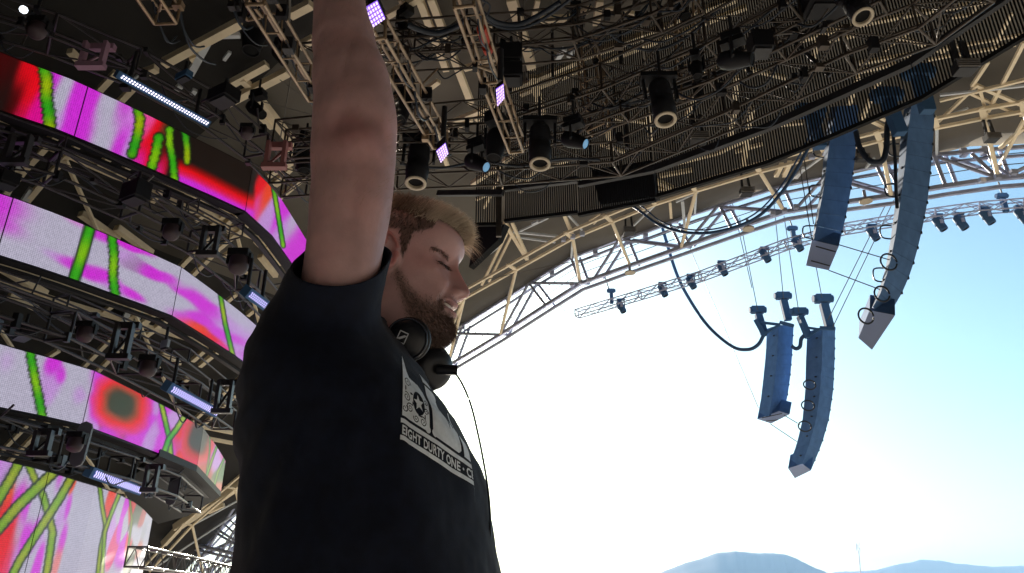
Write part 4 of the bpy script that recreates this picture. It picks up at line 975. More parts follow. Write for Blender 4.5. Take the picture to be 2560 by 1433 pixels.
# pale end cabinets hanging below the last box
def endcap(par, q, f, name='end_cabinet'):
    P = [at_f(x, y, f) for x, y in q]; Vv = P + [p + fs(.42, 0, .42) for p in P]
    o = mesh_obj(name, Vv, [(3, 2, 1, 0), (4, 5, 6, 7), (0, 1, 5, 4), (1, 2, 6, 5), (2, 3, 7, 6), (3, 0, 4, 7)], PALE, par)
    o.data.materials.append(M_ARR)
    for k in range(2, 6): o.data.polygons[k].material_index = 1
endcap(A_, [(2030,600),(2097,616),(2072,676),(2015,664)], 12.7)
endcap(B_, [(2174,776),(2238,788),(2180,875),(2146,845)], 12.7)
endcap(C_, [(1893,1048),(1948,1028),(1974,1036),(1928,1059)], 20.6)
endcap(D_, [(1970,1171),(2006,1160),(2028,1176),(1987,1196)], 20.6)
for par, pts_, f in ((A_, [((2040,616),(2090,630)),((2028,652),(2075,665))], 12.62), (C_, [((1905,1045),(1955,1034)),((1915,1053),(1945,1050))], 20.5)):
    for a, b2 in pts_: tube(par, at_f(*a, f), at_f(*b2, f), .012, M_CABLE, 'panel_seam')
# rigging on top of the columns
def hoist(label, px, py, f, S, lean=0.):
    p = at_f(px, py, f); r_ = thing('chain_hoist', label, 'chain hoist', p)
    box(r_, p + Vector((0, 0, .25 * S)), (.50 * S, .28 * S, .26 * S), M_FIX, 'motor'); 
    disc(r_, p + Vector((.27 * S, 0, .25 * S)), .13 * S, .1 * S, M_FIX, 'end_cap', Vector((1, 0, 0))); disc(r_, p + Vector((-.27 * S, 0, .25 * S)), .13 * S, .1 * S, M_FIX, 'end_cap', Vector((1, 0, 0)))
    beam(r_, p + Vector((0, 0, .08 * S)), p + Vector((lean, 0, -.75 * S)), .26 * S, .2 * S, M_FIX, 'chain_bag')
    tube(r_, p + Vector((0, 0, .1 * S)), p + Vector((0, 0, -.1 * S)), .05 * S, M_WIRE, 'hook')
    return r_
hoist('chain hoist standing left of the shorter far speaker', 1896, 790, 20.5, .75, .1)
hoist('chain hoist hanging free between the two far speakers', 1959, 755, 20.6, .75, .05)
hoist('bent chain hoist on the left of the longer far speaker', 2000, 795, 20.5, .75, .15)
hoist('chain hoist on top of the longer far speaker', 2060, 765, 20.5, .85, .05)
hoist('dark hoist and cable bag between the near speaker tops', 2222, 262, 12.3, .8, .08)
hoist('dark hoist at the head of the shorter near speaker', 2030, 300, 12.3, .8, .05)
hoist('dark hoist above the longer near speaker', 2300, 205, 12.0, .8, 0)
fr = thing('rigging_bar', 'blue rigging frame bar over the shorter far speaker', 'rigging bar', at_f(1930, 812, 20.4))
for a, b2, r in (((1900,806),(1950,812),.07),((1950,806),(1984,815),.09),((1890,800),(1912,840),.13),((1905,838),(1950,812),.06)): beam(fr, at_f(*a, 20.4), at_f(*b2, 20.4), r, r, M_FIX, 'bar')
fr = thing('rigging_bar', 'blue rigging frame bar over the longer far speaker', 'rigging bar', at_f(2040, 822, 20.4))
for a, b2, r in (((2010,818),(2050,824),.06),((2050,820),(2088,822),.09),((2005,800),(2020,845),.12),((2020,842),(2050,822),.06)): beam(fr, at_f(*a, 20.4), at_f(*b2, 20.4), r, r, M_FIX, 'bar')
# wires
wires = [('suspension wire down to the left far hoist', (1849,545),(1894,775),19), ('suspension wire to the free hanging hoist', (1928,440),(1959,748),19),
         ('suspension wire down to the bent far hoist', (1960,540),(1997,780),19), ('suspension wire down to the hoist on the longest far speaker', (2040,665),(2055,745),19.5),
         ('long slanted wire right of the far speakers', (2235,500),(2082,818),18.8), ('second long slanted wire right of the far speakers', (2215,510),(2070,800),18.8),
         ('thin wire linking the bottoms of the near speakers, upper', (2097,612),(2224,650),12.7), ('thin wire linking the bottoms of the near speakers, lower', (2072,676),(2200,724),12.7),
         ('thin wire linking the far speakers, upper', (1960,1038),(2000,1062),20.5), ('thin wire linking the far speakers, lower', (1926,1060),(1992,1104),20.5),
         ('faint wire falling left of the shorter far speaker', (1716,600),(1896,1020),20), ('thin vertical wire inside the sky gap left', (1820,460),(1880,720),19),
         ('thin wire from the roof edge beside the shorter near speaker', (2000,420),(2030,600),12.5),('thin second wire beside the shorter near speaker', (2008,380),(2034,560),12.5)]
for lab, a, b2, f in wires:
    o = tube(None, at_f(*a, f), at_f(*b2, f), .011 if f > 15 else .009, M_WIRE, 'suspension_wire', kind='wire'); tag(o, lab, 'wire')
for lab, px, py, r in (('coiled lead behind the longer far speaker, upper', 2024, 962, .16), ('coiled lead behind the longer far speaker, middle', 2020, 1014, .17), ('coiled lead behind the longer far speaker, lower', 2012, 1066, .17)):
    c = at_f(px, py, 20.3); tag(curve_tube('cable_coil', [c + Vector((r * math.cos(a), 0, r * .8 * math.sin(a))) for a in np.linspace(0, 6.6, 12)], .02, M_CABLE), lab, 'cable coil')
for lab, px, py, r in (('loop of lead left of the long near speaker, top', 2222, 655, .13), ('loop of lead left of the long near speaker, bottom', 2205, 735, .12), ('loop of lead by the bottom tip of the long near speaker', 2165, 790, .12)):
    c = at_f(px, py, 12.4); tag(curve_tube('cable_coil', [c + Vector((r * math.cos(a), 0, r * 1.1 * math.sin(a))) for a in np.linspace(0, 6.0, 12)], .016, M_CABLE), lab, 'cable coil')

# ------------------------------------------------------------------ outer lighting truss with small lamps
FT = 18.6
T = [at_f(x, y, FT) for x, y in ((1442,785),(1600,738),(1750,692),(1965,612),(2110,573),(2340,535),(2450,520),(2560,512),(2700,508))]
truss('outer_lighting_truss', 'slim bright lighting truss hanging under the arch against the sky', T, .22, .22, M_ALUL, .3, rc=.030, rb=.017)
FT2 = FT + .05
lamps = [('small lamp at the left end of the slim outer truss', 1553, 768), ('second small lamp from the left end of the slim outer truss', 1657, 727), ('third small lamp from the left end of the slim outer truss', 1728, 707),
         ('fourth small lamp from the left end of the slim outer truss', 1806, 674), ('fifth small lamp from the left on the slim outer truss', 1913, 640), ('small lamp nearest the left side of the shorter near speaker', 1994, 612),
         ('small lamp between the two near speakers', 2183, 585), ('first small lamp right of the long near speaker', 2349, 560), ('second small lamp right of the long near speaker', 2402, 557), ('third small lamp right of the long near speaker', 2468, 543), ('small lamp cut by the right picture edge', 2556, 540)]
def small_lamp(label, px, py, S=.34):
    p = at_f(px, py, FT2); r_ = thing('small_stage_lamp', label, 'stage lamp', p, 'small lamps on the slim outer truss')
    ax = Vector((.35, -.1, -.9)).normalized()
    lathe(r_, p, ax, [(0, -.5), (.22, -.5), (.27, -.4), (.27, .35), (.24, .5), (.18, .5)], M_FIX, 'body', 'slb', S * 1.1)
    lathe(r_, p, ax, [(.18, .5), (.15, .45), (0, .45)], M_SLAT, 'lens', 'sll', S * 1.1)
    for s in (-1, 1): box(r_, p + Vector((.30 * S * s, 0, .25 * S)), (.08 * S, .14 * S, .9 * S), M_FIX, 'yoke_arm')
    box(r_, p + Vector((0, 0, .7 * S)), (.7 * S, .3 * S, .14 * S), M_FIX, 'yoke_bridge')
    box(r_, p + Vector((0, -.28 * S, .02)), (.22 * S, .03, .3 * S), M_ALUL, 'label_plate')
for a in lamps: small_lamp(*a)
for lab, px, py in (('hoist hooked on the left end of the slim outer truss', 1528, 735), ('hoist on the slim outer truss above its sixth lamp', 1982, 580), ('hoist on the slim outer truss near the right edge', 2507, 500)):
    hoist(lab, px, py, FT, .42)
for lab, a, b2 in (('chain holding the left hoist of the slim truss', (1512,690),(1522,722)), ('chain holding the middle hoist of the slim truss', (1972,545),(1980,565)), ('chain holding the right hoist of the slim truss', (2496,455),(2505,485))):
    tag(tube(None, at_f(*a, FT), at_f(*b2, FT), .018, M_WIRE, 'chain'), lab, 'chain')
tag(curve_tube('thin_cable', [at_f(x, y, 18.4) for x, y in ((1398,757),(1410,775),(1425,784),(1442,785))], .012, M_WIRE), 'thin cable from the arch to the left end of the slim truss', 'cable')
# small rig winches on the inner chord
def winch(label, px, py, f, S):
    p = at_f(px, py, f); r_ = thing('cable_winch', label, 'winch', p)
    S *= .6
    box(r_, p, (.5 * S, .4 * S, .3 * S), M_DARK, 'drum_box')
    for s in (-1, 1): beam(r_, p + Vector((s * .16 * S, 0, .1)), p + Vector((s * .12 * S, 0, .9 * S)), .05, .05, M_DARK, 'upright')
    for k in range(4): tube(r_, p + Vector((-.3 * S, -.22 * S, -.1 * S + .07 * k * S)), p + Vector((.3 * S, -.22 * S, -.1 * S + .07 * k * S)), .015, M_WIRE, 'sheave')
    return r_
winch('black winch at the arch above the left end of the slim truss', 1573, 578, 16.8, 1.0)
winch('black winch at the arch left of the shorter near speaker', 1866, 480, 16.8, 1.0)
winch('black winch at the arch between the near speakers', 2155, 395, 16.8, .8)
winch('black winch on the arch at the right picture edge', 2478, 345, 16.0, .8)
winch('black winch block under the slatted screen lamps', 1745, 347, 9.4, .8)
winch('black winch block high at the right of the slatted screen', 2410, 170, 9.6, .8)

# radio mast far away
ms = thing('radio_mast', 'thin distant radio mast rising in front of the mountains', 'mast', at_y(2155, 1460, 900))
beam(ms, at_y(2157, 1500, 900), at_y(2146, 1375, 900), .9, .9, M_ALUL, 'pole')
for k, (dx, y) in enumerate(((-4,1362),(3,1360),(-3,1372),(5,1374),(0,1366))): beam(ms, at_y(2144 + dx, y - 5, 900), at_y(2145 + dx, y + 5, 900), .8, .8, M_ALUL, 'antenna')
beam(ms, at_y(2141, 1370, 900), at_y(2150, 1372, 900), .4, .4, M_ALUL, 'cross_arm')
# ------------------------------------------------------------------ air
HZ = bpy.data.materials.new('haze_air'); HZ.use_nodes = True; t = HZ.node_tree; t.nodes.clear()
pv = t.nodes.new('ShaderNodeVolumePrincipled'); pv.inputs['Color'].default_value = (.42, .68, 1, 1); pv.inputs['Density'].default_value = 1.3e-4; pv.inputs['Anisotropy'].default_value = 0
mo_ = t.nodes.new('ShaderNodeOutputMaterial'); t.links.new(pv.outputs[0], mo_.inputs['Volume'])
V = [(x, y, z) for z in (-30, 520) for x, y in ((-9500, -6000), (9500, -6000), (9500, 10500), (-9500, 10500))]
tag(mesh_obj('haze', V, [(0, 3, 2, 1), (4, 5, 6, 7), (0, 1, 5, 4), (1, 2, 6, 5), (2, 3, 7, 6), (3, 0, 4, 7)], HZ), kind='stuff')
# ------------------------------------------------------------------ the man
def skin_material():
    m = bpy.data.materials.new('skin'); m.use_nodes = True; t = m.node_tree; b = t.nodes['Principled BSDF']
    at = t.nodes.new('ShaderNodeVertexColor'); at.layer_name = 'skin_tone'
    geo = t.nodes.new('ShaderNodeNewGeometry')
    nz = t.nodes.new('ShaderNodeTexNoise'); nz.inputs['Scale'].default_value = 45; nz.inputs['Detail'].default_value = 8
    t.links.new(geo.outputs['Position'], nz.inputs['Vector'])
    mr = t.nodes.new('ShaderNodeMapRange'); mr.inputs['To Min'].default_value = .78; mr.inputs['To Max'].default_value = 1.2
    t.links.new(nz.outputs['Fac'], mr.inputs['Value'])
    mx = t.nodes.new('ShaderNodeVectorMath'); mx.operation = 'SCALE'
    t.links.new(at.outputs[0], mx.inputs[0]); t.links.new(mr.outputs[0], mx.inputs['Scale']); t.links.new(mx.outputs[0], b.inputs['Base Color'])
    b.inputs['Roughness'].default_value = .5; b.inputs['Specular IOR Level'].default_value = .4
    b.inputs['Subsurface Weight'].default_value = .25; b.inputs['Subsurface Radius'].default_value = (.012, .005, .003); b.inputs['Subsurface Scale'].default_value = 1
    n2 = t.nodes.new('ShaderNodeTexNoise'); n2.inputs['Scale'].default_value = 420; n2.inputs['Detail'].default_value = 3
    t.links.new(geo.outputs['Position'], n2.inputs['Vector'])
    bp = t.nodes.new('ShaderNodeBump'); bp.inputs['Strength'].default_value = .25; bp.inputs['Distance'].default_value = .0015
    t.links.new(n2.outputs['Fac'], bp.inputs['Height']); t.links.new(bp.outputs[0], b.inputs['Normal'])
    return m
M_SKIN = skin_material()
def hair_mat(name, c, r=.5):
    return mat(name, c, r, 0, 0, spec=.4)
M_SHIRT = mat('black_cotton', (.0035, .0065, .019), .85, 0, .25, 60, .15, .25, bscale=900, sheen=.06)
M_PRINT = mat('white_shirt_ink', (.78, .82, .86), .7, 0, .12, 90)
M_DENIM = mat('dark_denim', (.02, .025, .04), .8, 0, .2, 30)
M_SHOE = mat('shoe_leather', (.02, .02, .02), .5)

HEAD_YAW, HEAD_PITCH = R(-4), R(6)
HO = Vector((-.170, .985, CAMZ + .455))
HM = Matrix.Translation(HO) @ Matrix.Rotation(HEAD_YAW, 4, 'Z') @ Matrix.Rotation(HEAD_PITCH, 4, 'Y')
zt_ = lambda tab: (np.array([a for a, b in tab]), np.array([b for a, b in tab]))
XF = zt_([(-.20,.020),(-.17,.018),(-.15,.024),(-.138,.045),(-.128,.076),(-.118,.092),(-.105,.098),(-.095,.096),(-.088,.092),(-.078,.097),(-.070,.096),(-.062,.098),(-.053,.093),(-.04,.090),(-.02,.086),(0,.084),(.010,.088),(.02,.095),(.035,.098),(.055,.095),(.075,.087),(.092,.070),(.106,.044),(.114,.02),(.118,-.005)])
XB = zt_([(-.20,-.085),(-.16,-.080),(-.135,-.078),(-.10,-.078),(-.07,-.083),(-.03,-.094),(0,-.1),(.03,-.101),(.06,-.094),(.08,-.081),(.1,-.055),(.112,-.03),(.118,-.012)])
WD = zt_([(-.20,.064),(-.16,.060),(-.145,.058),(-.132,.056),(-.12,.057),(-.1,.061),(-.08,.064),(-.05,.068),(-.02,.070),(.0,.071),(.03,.075),(.055,.076),(.075,.070),(.095,.055),(.108,.035),(.115,.018),(.118,.004)])
def smi(tab, z):  # smoothed interpolation
    return sum(np.interp(z + d, *tab) * k for d, k in ((-.006, .2), (-.003, .2), (0, .2), (.003, .2), (.006, .2)))
NZ, NT = 210, 220
zz = np.concatenate([np.linspace(-.20, -.135, 24, endpoint=False), np.linspace(-.135, .05, 130, endpoint=False), np.linspace(.05, .118, 56)])
NZ = len(zz)
th = np.linspace(0, 2 * np.pi, NT, endpoint=False); th = th - .55 * np.sin(th) * .8   # denser at the face
TH, ZZ = np.meshgrid(th, zz)
xf, xb, wd = smi(XF, ZZ), smi(XB, ZZ), np.interp(ZZ, *WD)
cx = -.012 + 0 * ZZ
cx = np.where(ZZ > .09, (xf + xb) / 2 * ((ZZ - .09) / .028) + cx * (1 - (ZZ - .09) / .028), cx)
c, s = np.cos(TH), np.sin(TH)
ef = np.where(c > 0, np.interp(ZZ, [-.2, -.12, -.05, .02, .12], [2.0, 1.85, 2.05, 2.25, 2.0]), 2.0)
cc = np.sign(c) * np.abs(c) ** (2 / ef); sn_ = np.sign(s) * np.abs(s) ** (2 / ef)
X = cx + np.where(c > 0, (xf - cx), (cx - xb)) * cc
Y = wd * sn_
Z = ZZ.copy()
# nose
front = X > .03
ndx = np.interp(ZZ, [-.058, -.0545, -.050, -.045, -.039, -.032, -.022, -.010, 0, .010, .02], [0, .006, .018, .0235, .0250, .0225, .0175, .0125, .0085, .004, 0])
nsg = np.interp(ZZ, [-.058, -.045, -.036, -.02, 0, .015], [.0125, .0135, .0115, .0085, .0065, .009])
X += np.where(front, ndx * np.exp(-(np.abs(Y) / nsg) ** 2.3), 0)
H = np.stack([X, Y, Z], -1).reshape(-1, 3)
def brush(V, c_, r, d, sym=True):
    for sg in ((1, -1) if sym else (1,)):
        cc_ = np.array(c_) * (1, sg, 1); dd = np.array(d) * (1, sg, 1)
        rr = np.asarray(r if hasattr(r, '__len__') else (r, r, r), float)
        q = ((V - cc_) / rr); w_ = np.exp(-(q * q).sum(1))
        V += w_[:, None] * dd
brush(H, (0.088, 0.03, 0), (.02, .015, .011), (-.0105, 0, 0))         # eye socket
brush(H, (0.085, 0.012, -0.002), (.02, .006, .010), (-.004, 0, 0))         # inner corner
brush(H, (0.082, 0.031, -0.0055), (.014, .0115, .0085), (.0078, .0015, 0))      # lid bulge
brush(H, (0.085, 0.031, -0.017), (.02, .012, .003), (-.0018, 0, 0))
brush(H, (.094, .028, .007), (.016, .018, .006), (.0050, .001, -.001))      # brow ridge
brush(H, (.1, 0, .018), (.02, .008, .008), (-.001, 0, 0), False)
brush(H, (.066, .050, -.026), (.02, .016, .014), (.0055, .003, 0))     # cheekbone
brush(H, (.078, .030, -.040), (.02, .014, .012), (.0045, .001, 0))     # cheek lifted by smile
brush(H, (.05, .058, -.068), .022, (0, -.004, 0))
for i in range(7):                                                     # fold from nose wing to mouth
    t_ = i / 6; brush(H, (.092 - .008 * t_, .0185 + .015 * t_, -.044 - .026 * t_), (.012, .0032, .006), (-.0030, 0, 0))
brush(H, (.102, .0135, -.0455), (.010, .0058, .0065), (.0035, .0052, 0))      # nostril wings
brush(H, (.098, .0215, -.041), (.01, .0035, .007), (-.0035, -.001, 0))
brush(H, (.108, .0065, -.0535), (.010, .0035, .0035), (-.004, 0, .0035))     # nostrils
m = (H[:, 0] > .05)
lipw = np.clip(1 - (np.abs(H[:, 1]) / .027) ** 2, 0, 1) * m
H[:, 0] += lipw * (.0042 * np.exp(-((H[:, 2] + .0635) / .0033) ** 2) + .0052 * np.exp(-((H[:, 2] + .0785) / .0042) ** 2) - .0022 * np.exp(-((H[:, 2] + .0875) / .004) ** 2))
gap = np.exp(-((H[:, 2] + .0705 - .10 * np.abs(H[:, 1]) ** 1.0 * .6) / .0046) ** 4) * np.clip(1 - (np.abs(H[:, 1]) / .0265) ** 4, 0, 1) * m
H[:, 0] -= .014 * gap
MOUTH = gap.copy()
brush(H, (.088, .030, -.069), (.01, .004, .006), (-.003, 0, 0))        # mouth corner
brush(H, (.104, 0, -.109), (.014, .016, .010), (.004, 0, -.001), False) # chin
brush(H, (-.0, .060, -.088), (.022, .02, .018), (0, .005, 0))          # jaw angle
brush(H, (.05, .075, .03), (.02, .02, .02), (0, -.0035, 0))            # temple
brush(H, (.075, .045, .045), (.02, .02, .014), (.002, .001, 0))
def headw(v):
    v = Vector(v); z = v.z; v.z = .02 + (z - .02) * .64 if z > .02 else (z if z > 0 else z * .93)
    return HM @ v
HW = [headw(v) for v in H]
HF = []
for j in range(NZ - 1):
    for i in range(NT):
        i2 = (i + 1) % NT; HF.append((j * NT + i, j * NT + i2, (j + 1) * NT + i2, (j + 1) * NT + i))
HF.append(tuple((NZ - 1) * NT + i for i in range(NT)))
# head colours: beard and shaved-side stubble are part of the skin tone
SK = np.array((.48, .295, .29)); LIPC = np.array((.36, .15, .15)); STUB = np.array((.20, .125, .10)); EARC = np.array((.46, .20, .19))
def sstep(a, b_, x): t_ = np.clip((x - a) / (b_ - a), 0, 1); return t_ * t_ * (3 - 2 * t_)
def beard_mask(V):
    x, y, z = V[:, 0], np.abs(V[:, 1]), V[:, 2]
    # upper boundary line falls from the ear to the mouth corner
    top = np.interp(x, [-.02, .008, .012, .024, .037, .055, .073, .082, .095, .12], [-.06, -.05, .0, -.034, -.050, -.066, -.066, -.058, -.0545, -.0545])
    m_ = sstep(-.006, .020, top - z) * sstep(-.002, .014, x - .010 - .42 * np.clip(-z - .04, 0, 1)) * sstep(-.150, -.125, z)
    lip = (np.exp(-((z + .071) / .0125) ** 4) * (y < .026) * (x > .07))
    return m_ * (1 - np.clip(lip * 1.0, 0, 1) * (1 - 0)), m_
def hair_mask(V):
    x, y, z = V[:, 0], np.abs(V[:, 1]), V[:, 2]
    line = np.interp(x, [-.2, -.04, -.025, -.01, .008, .0175, .026, .031, .038, .055, .061, .063, .08, .095, .11], [-.09, -.075, .012, .022, .022, .022, -.03, 0, .022, .034, .038, .066, .064, .056, .05])
    return sstep(-.004, .006, z - line)
bm_, bfull = beard_mask(H); hm_ = hair_mask(H)
COLH = np.tile(SK, (len(H), 1))
lipm = np.clip(lipw * 1.5, 0, 1) * np.exp(-((H[:, 2] + .071) / .0115) ** 4)
COLH = COLH * (1 - lipm[:, None] * .8) + LIPC * lipm[:, None] * .8
red = np.exp(-(((H - (.075, 0, -.02)) / (.05, .06, .03)) ** 2).sum(1)); COLH = COLH * (1 - .25 * red[:, None]) + np.array((.55, .2, .17)) * .25 * red[:, None]
COLH = COLH * (1 - .72 * bm_[:, None]) + STUB * .72 * bm_[:, None]
COLH = COLH * (1 - .85 * hm_[:, None]) + np.array((.09, .055, .04)) * .85 * hm_[:, None]
inner = np.clip(MOUTH * 1.3, 0, 1); COLH = COLH * (1 - inner[:, None] * .92) + np.array((.05, .01, .01)) * inner[:, None] * .92
lash = np.exp(-((H[:, 2] + .0125 + 6.0 * (np.abs(H[:, 1]) - .031) ** 2 * -1 * 1.2) / .0011) ** 2) * (np.abs(np.abs(H[:, 1]) - .031) < .0135) * m
COLH = COLH * (1 - .85 * lash[:, None]) + np.array((.03, .015, .012)) * .85 * lash[:, None]

# --- loose body volumes joined by a voxel remesh
def ringtube(P, RA, seg=28, cap=True, RB=None, up=None):
    V, F = [], []
    n_ = len(P); RB = RB or RA
    for i, p in enumerate(P):
        d = (P[min(i + 1, n_ - 1)] - P[max(i - 1, 0)]).normalized()
        u = up or (Vector((0, 1, 0)) if abs(d.y) < .8 else Vector((1, 0, 0)))
        x = u.cross(d).normalized(); y = d.cross(x).normalized()
        for k in range(seg):
            a = 2 * math.pi * k / seg; V.append(p + x * (RA[i] * math.cos(a)) + y * (RB[i] * math.sin(a)))
    for i in range(n_ - 1):
        for k in range(seg):
            k2 = (k + 1) % seg; F.append((i * seg + k, i * seg + k2, (i + 1) * seg + k2, (i + 1) * seg + k))
    F.append(tuple(reversed(range(seg)))); F.append(tuple(range((n_ - 1) * seg, n_ * seg)))
    return V, F
def smooth_path(P, RS, n=8):
    out, rr = [], []
    for i in range(len(P) - 1):
        p0, p1, p2, p3 = P[max(i - 1, 0)], P[i], P[i + 1], P[min(i + 2, len(P) - 1)]
        for k in range(n):
            t_ = k / n; out.append(.5 * ((2 * p1) + (p2 - p0) * t_ + (2 * p0 - 5 * p1 + 4 * p2 - p3) * t_ * t_ + (3 * p1 - p0 - 3 * p2 + p3) * t_ ** 3))
            s_ = t_ * t_ * (3 - 2 * t_); rr.append(RS[i] * (1 - s_) + RS[i + 1] * s_)
    out.append(P[-1]); rr.append(RS[-1]); return out, rr
def blob(c_, rx, ry, rz, M3=None):
    bm = bmesh.new(); bmesh.ops.create_icosphere(bm, subdivisions=3, radius=1)
    V = [Vector(c_) + ((M3 @ Vector((v.co.x * rx, v.co.y * ry, v.co.z * rz))) if M3 else Vector((v.co.x * rx, v.co.y * ry, v.co.z * rz))) for v in bm.verts]
    F = [tuple(v.index for v in f.verts) for f in bm.faces]; bm.free(); return V, F
def capsule(P, RS):
    P2, R2 = smooth_path(P, RS, 5)
    d0 = (P2[0] - P2[1]).normalized(); d1 = (P2[-1] - P2[-2]).normalized()
    pre = [P2[0] + d0 * R2[0] * k for k in (.95, .7, .4)]; prr = [R2[0] * k for k in (.3, .7, .92)]
    post = [P2[-1] + d1 * R2[-1] * k for k in (.4, .7, .95)]; por = [R2[-1] * k for k in (.92, .7, .3)]
    return ringtube(pre + P2 + post, prr + R2 + por, 18)
def remesh(parts, voxel, smooth_it=2, name='tmp'):
    V, F = [], []
    for v, f in parts:
        n0 = len(V); V += v; F += [tuple(i + n0 for i in q) for q in f]
    me = bpy.data.meshes.new(name); me.from_pydata([tuple(v) for v in V], [], F); me.update()
    bm = bmesh.new(); bm.from_mesh(me); bmesh.ops.recalc_face_normals(bm, faces=bm.faces); bm.to_mesh(me); bm.free()
    o = bpy.data.objects.new(name, me); col.objects.link(o)
    md = o.modifiers.new('r', 'REMESH'); md.mode = 'VOXEL'; md.voxel_size = voxel; md.adaptivity = 0
    sm_ = o.modifiers.new('s', 'SMOOTH'); sm_.iterations = smooth_it; sm_.factor = .5
    dg = bpy.context.evaluated_depsgraph_get(); dg.update()
    res = bpy.data.meshes.new_from_object(o.evaluated_get(dg)); bpy.data.objects.remove(o); bpy.data.meshes.remove(me)
    return res
# torso rings from the outline seen in the plane through his body (pixel y, left, right)
TY = 1.0
OUT = [(1720,606,1250),(1520,615,1262),(1433,636,1251),(1380,642,1244),(1300,652,1232),(1240,654,1222),(1180,652,1203),(1100,650,1168),(1050,652,1138),(1000,658,1106),(960,670,1078),(920,685,1045),(880,690,1016),(845,740,992),(815,800,972),(790,850,960)]
LAT = [.205,.21,.215,.218,.22,.224,.228,.23,.23,.228,.224,.215,.195,.16,.115,.085]
TW = R(-14)
def torso(scale=1.0, inset=0.0):
    V, F = [], []; seg = 72
    for (py, xl, xr), b_ in zip(OUT, LAT):
        pl, pr = at_y(xl, py, TY), at_y(xr, py, TY); cx_, a_ = (pl.x + pr.x) / 2, (pr.x - pl.x) / 2 - inset
        zc = at_y((xl + xr) / 2, py, TY).z; b2 = b_ - inset
        for k in range(seg):
            t_ = 2 * math.pi * k / seg; e = 2 / 2.35
            x = a_ * math.copysign(abs(math.cos(t_)) ** e, math.cos(t_)); y = b2 * math.copysign(abs(math.sin(t_)) ** e, math.sin(t_))
            V.append(Vector((cx_ + x, TY + y + x * .12, zc)))
    n_ = len(OUT)
    for i in range(n_ - 1):
        for k in range(seg):
            k2 = (k + 1) % seg; F.append((i * seg + k, i * seg + k2, (i + 1) * seg + k2, (i + 1) * seg + k))
    F.append(tuple(reversed(range(seg)))); F.append(tuple(range((n_ - 1) * seg, n_ * seg)))
    return V, F
# raised right arm
ARM = [at_y(805,905,.87), at_y(832,790,.83), at_y(860,640,.80), at_y(880,480,.795), at_y(884,380,.79), at_y(887,310,.785), at_y(879,215,.79), at_y(862,120,.80), at_y(850,20,.81), at_y(838,-60,.815)]
depth = lambda p: (p - C0).dot(Vector((0, CP, SP)))
AW = [165,184,188,202,211,208,189,158,130,104]
ARR_ = [w_ / 2 * depth(p) / FPX for w_, p in zip(AW, ARM)]
AP, AR = smooth_path(ARM, ARR_, 8)
parts = [torso(inset=.022), (lambda vf: vf)(ringtube(AP, AR, 36))]
wr = ARM[-1]; fdir = (wr - ARM[-2]).normalized(); sid = Vector((1, 0, 0)); pal = sid.cross(fdir).normalized(); sid = fdir.cross(pal).normalized()
MH = Matrix((sid, pal, fdir)).transposed()
def hand(wr, MH, curl, flip=1):
    out = [capsule([wr - MH @ Vector((0, 0, .03)), wr + MH @ Vector((0, 0, .03))], [.027, .026]), blob(wr + MH @ Vector((0, 0, .065)), .042, .016, .048, MH), blob(wr + MH @ Vector((.028 * flip, -.004, .04)), .018, .016, .028, MH)]
    for k, (x, L) in enumerate(((.030, .072), (.010, .080), (-.011, .074), (-.031, .058))):
        b0 = Vector((x * flip, 0, .095)); pts = [b0 - Vector((0, 0, .03)), b0]; ang = 0; p = b0.copy()
        for seg_, frac in enumerate((.45, .3, .25)):
            ang += curl * (1.0 if seg_ else .6); p = p + Vector((x * flip * .06, -math.sin(ang), math.cos(ang))) * L * frac; pts.append(p.copy())
        out.append(capsule([wr + MH @ q for q in pts], [.0105, .0098, .009, .0083, .0075]))
    th_ = [Vector((.025 * flip, 0, .03)), Vector((.045 * flip, -.008, .055)), Vector((.056 * flip, -.016, .08)), Vector((.056 * flip, -.026, .103))]
    out.append(capsule([wr + MH @ q for q in th_], [.014, .0125, .0115, .0095])); return out
parts += hand(wr, MH, .28, -1)
# left arm hangs on his far side
LA = [Vector((-.235, 1.20, CAMZ + .20)), Vector((-.24, 1.25, CAMZ + .05)), Vector((-.22, 1.27, CAMZ - .10)), Vector((-.17, 1.26, CAMZ - .24)), Vector((-.11, 1.24, CAMZ - .33))]
LP_, LR_ = smooth_path(LA, [.062, .055, .045, .038, .028], 6); parts.append(ringtube(LP_, LR_, 24))
d_ = (LA[-1] - LA[-2]).normalized(); s2 = Vector((0, -1, 0)).cross(d_).normalized(); p2 = d_.cross(s2)
parts += hand(LA[-1], Matrix((s2, p2, d_)).transposed(), .45, 1)
# neck column from the torso into the head
parts.append(ringtube([Vector((-.235, 1.0, CAMZ + .20)), Vector((-.215, .995, CAMZ + .27)), headw((-.028, 0, -.16)), headw((-.02, 0, -.10)), headw((-.01, 0, -.03))], [.085, .072, .058, .055, .05], 32))
parts.append((HW, HF))
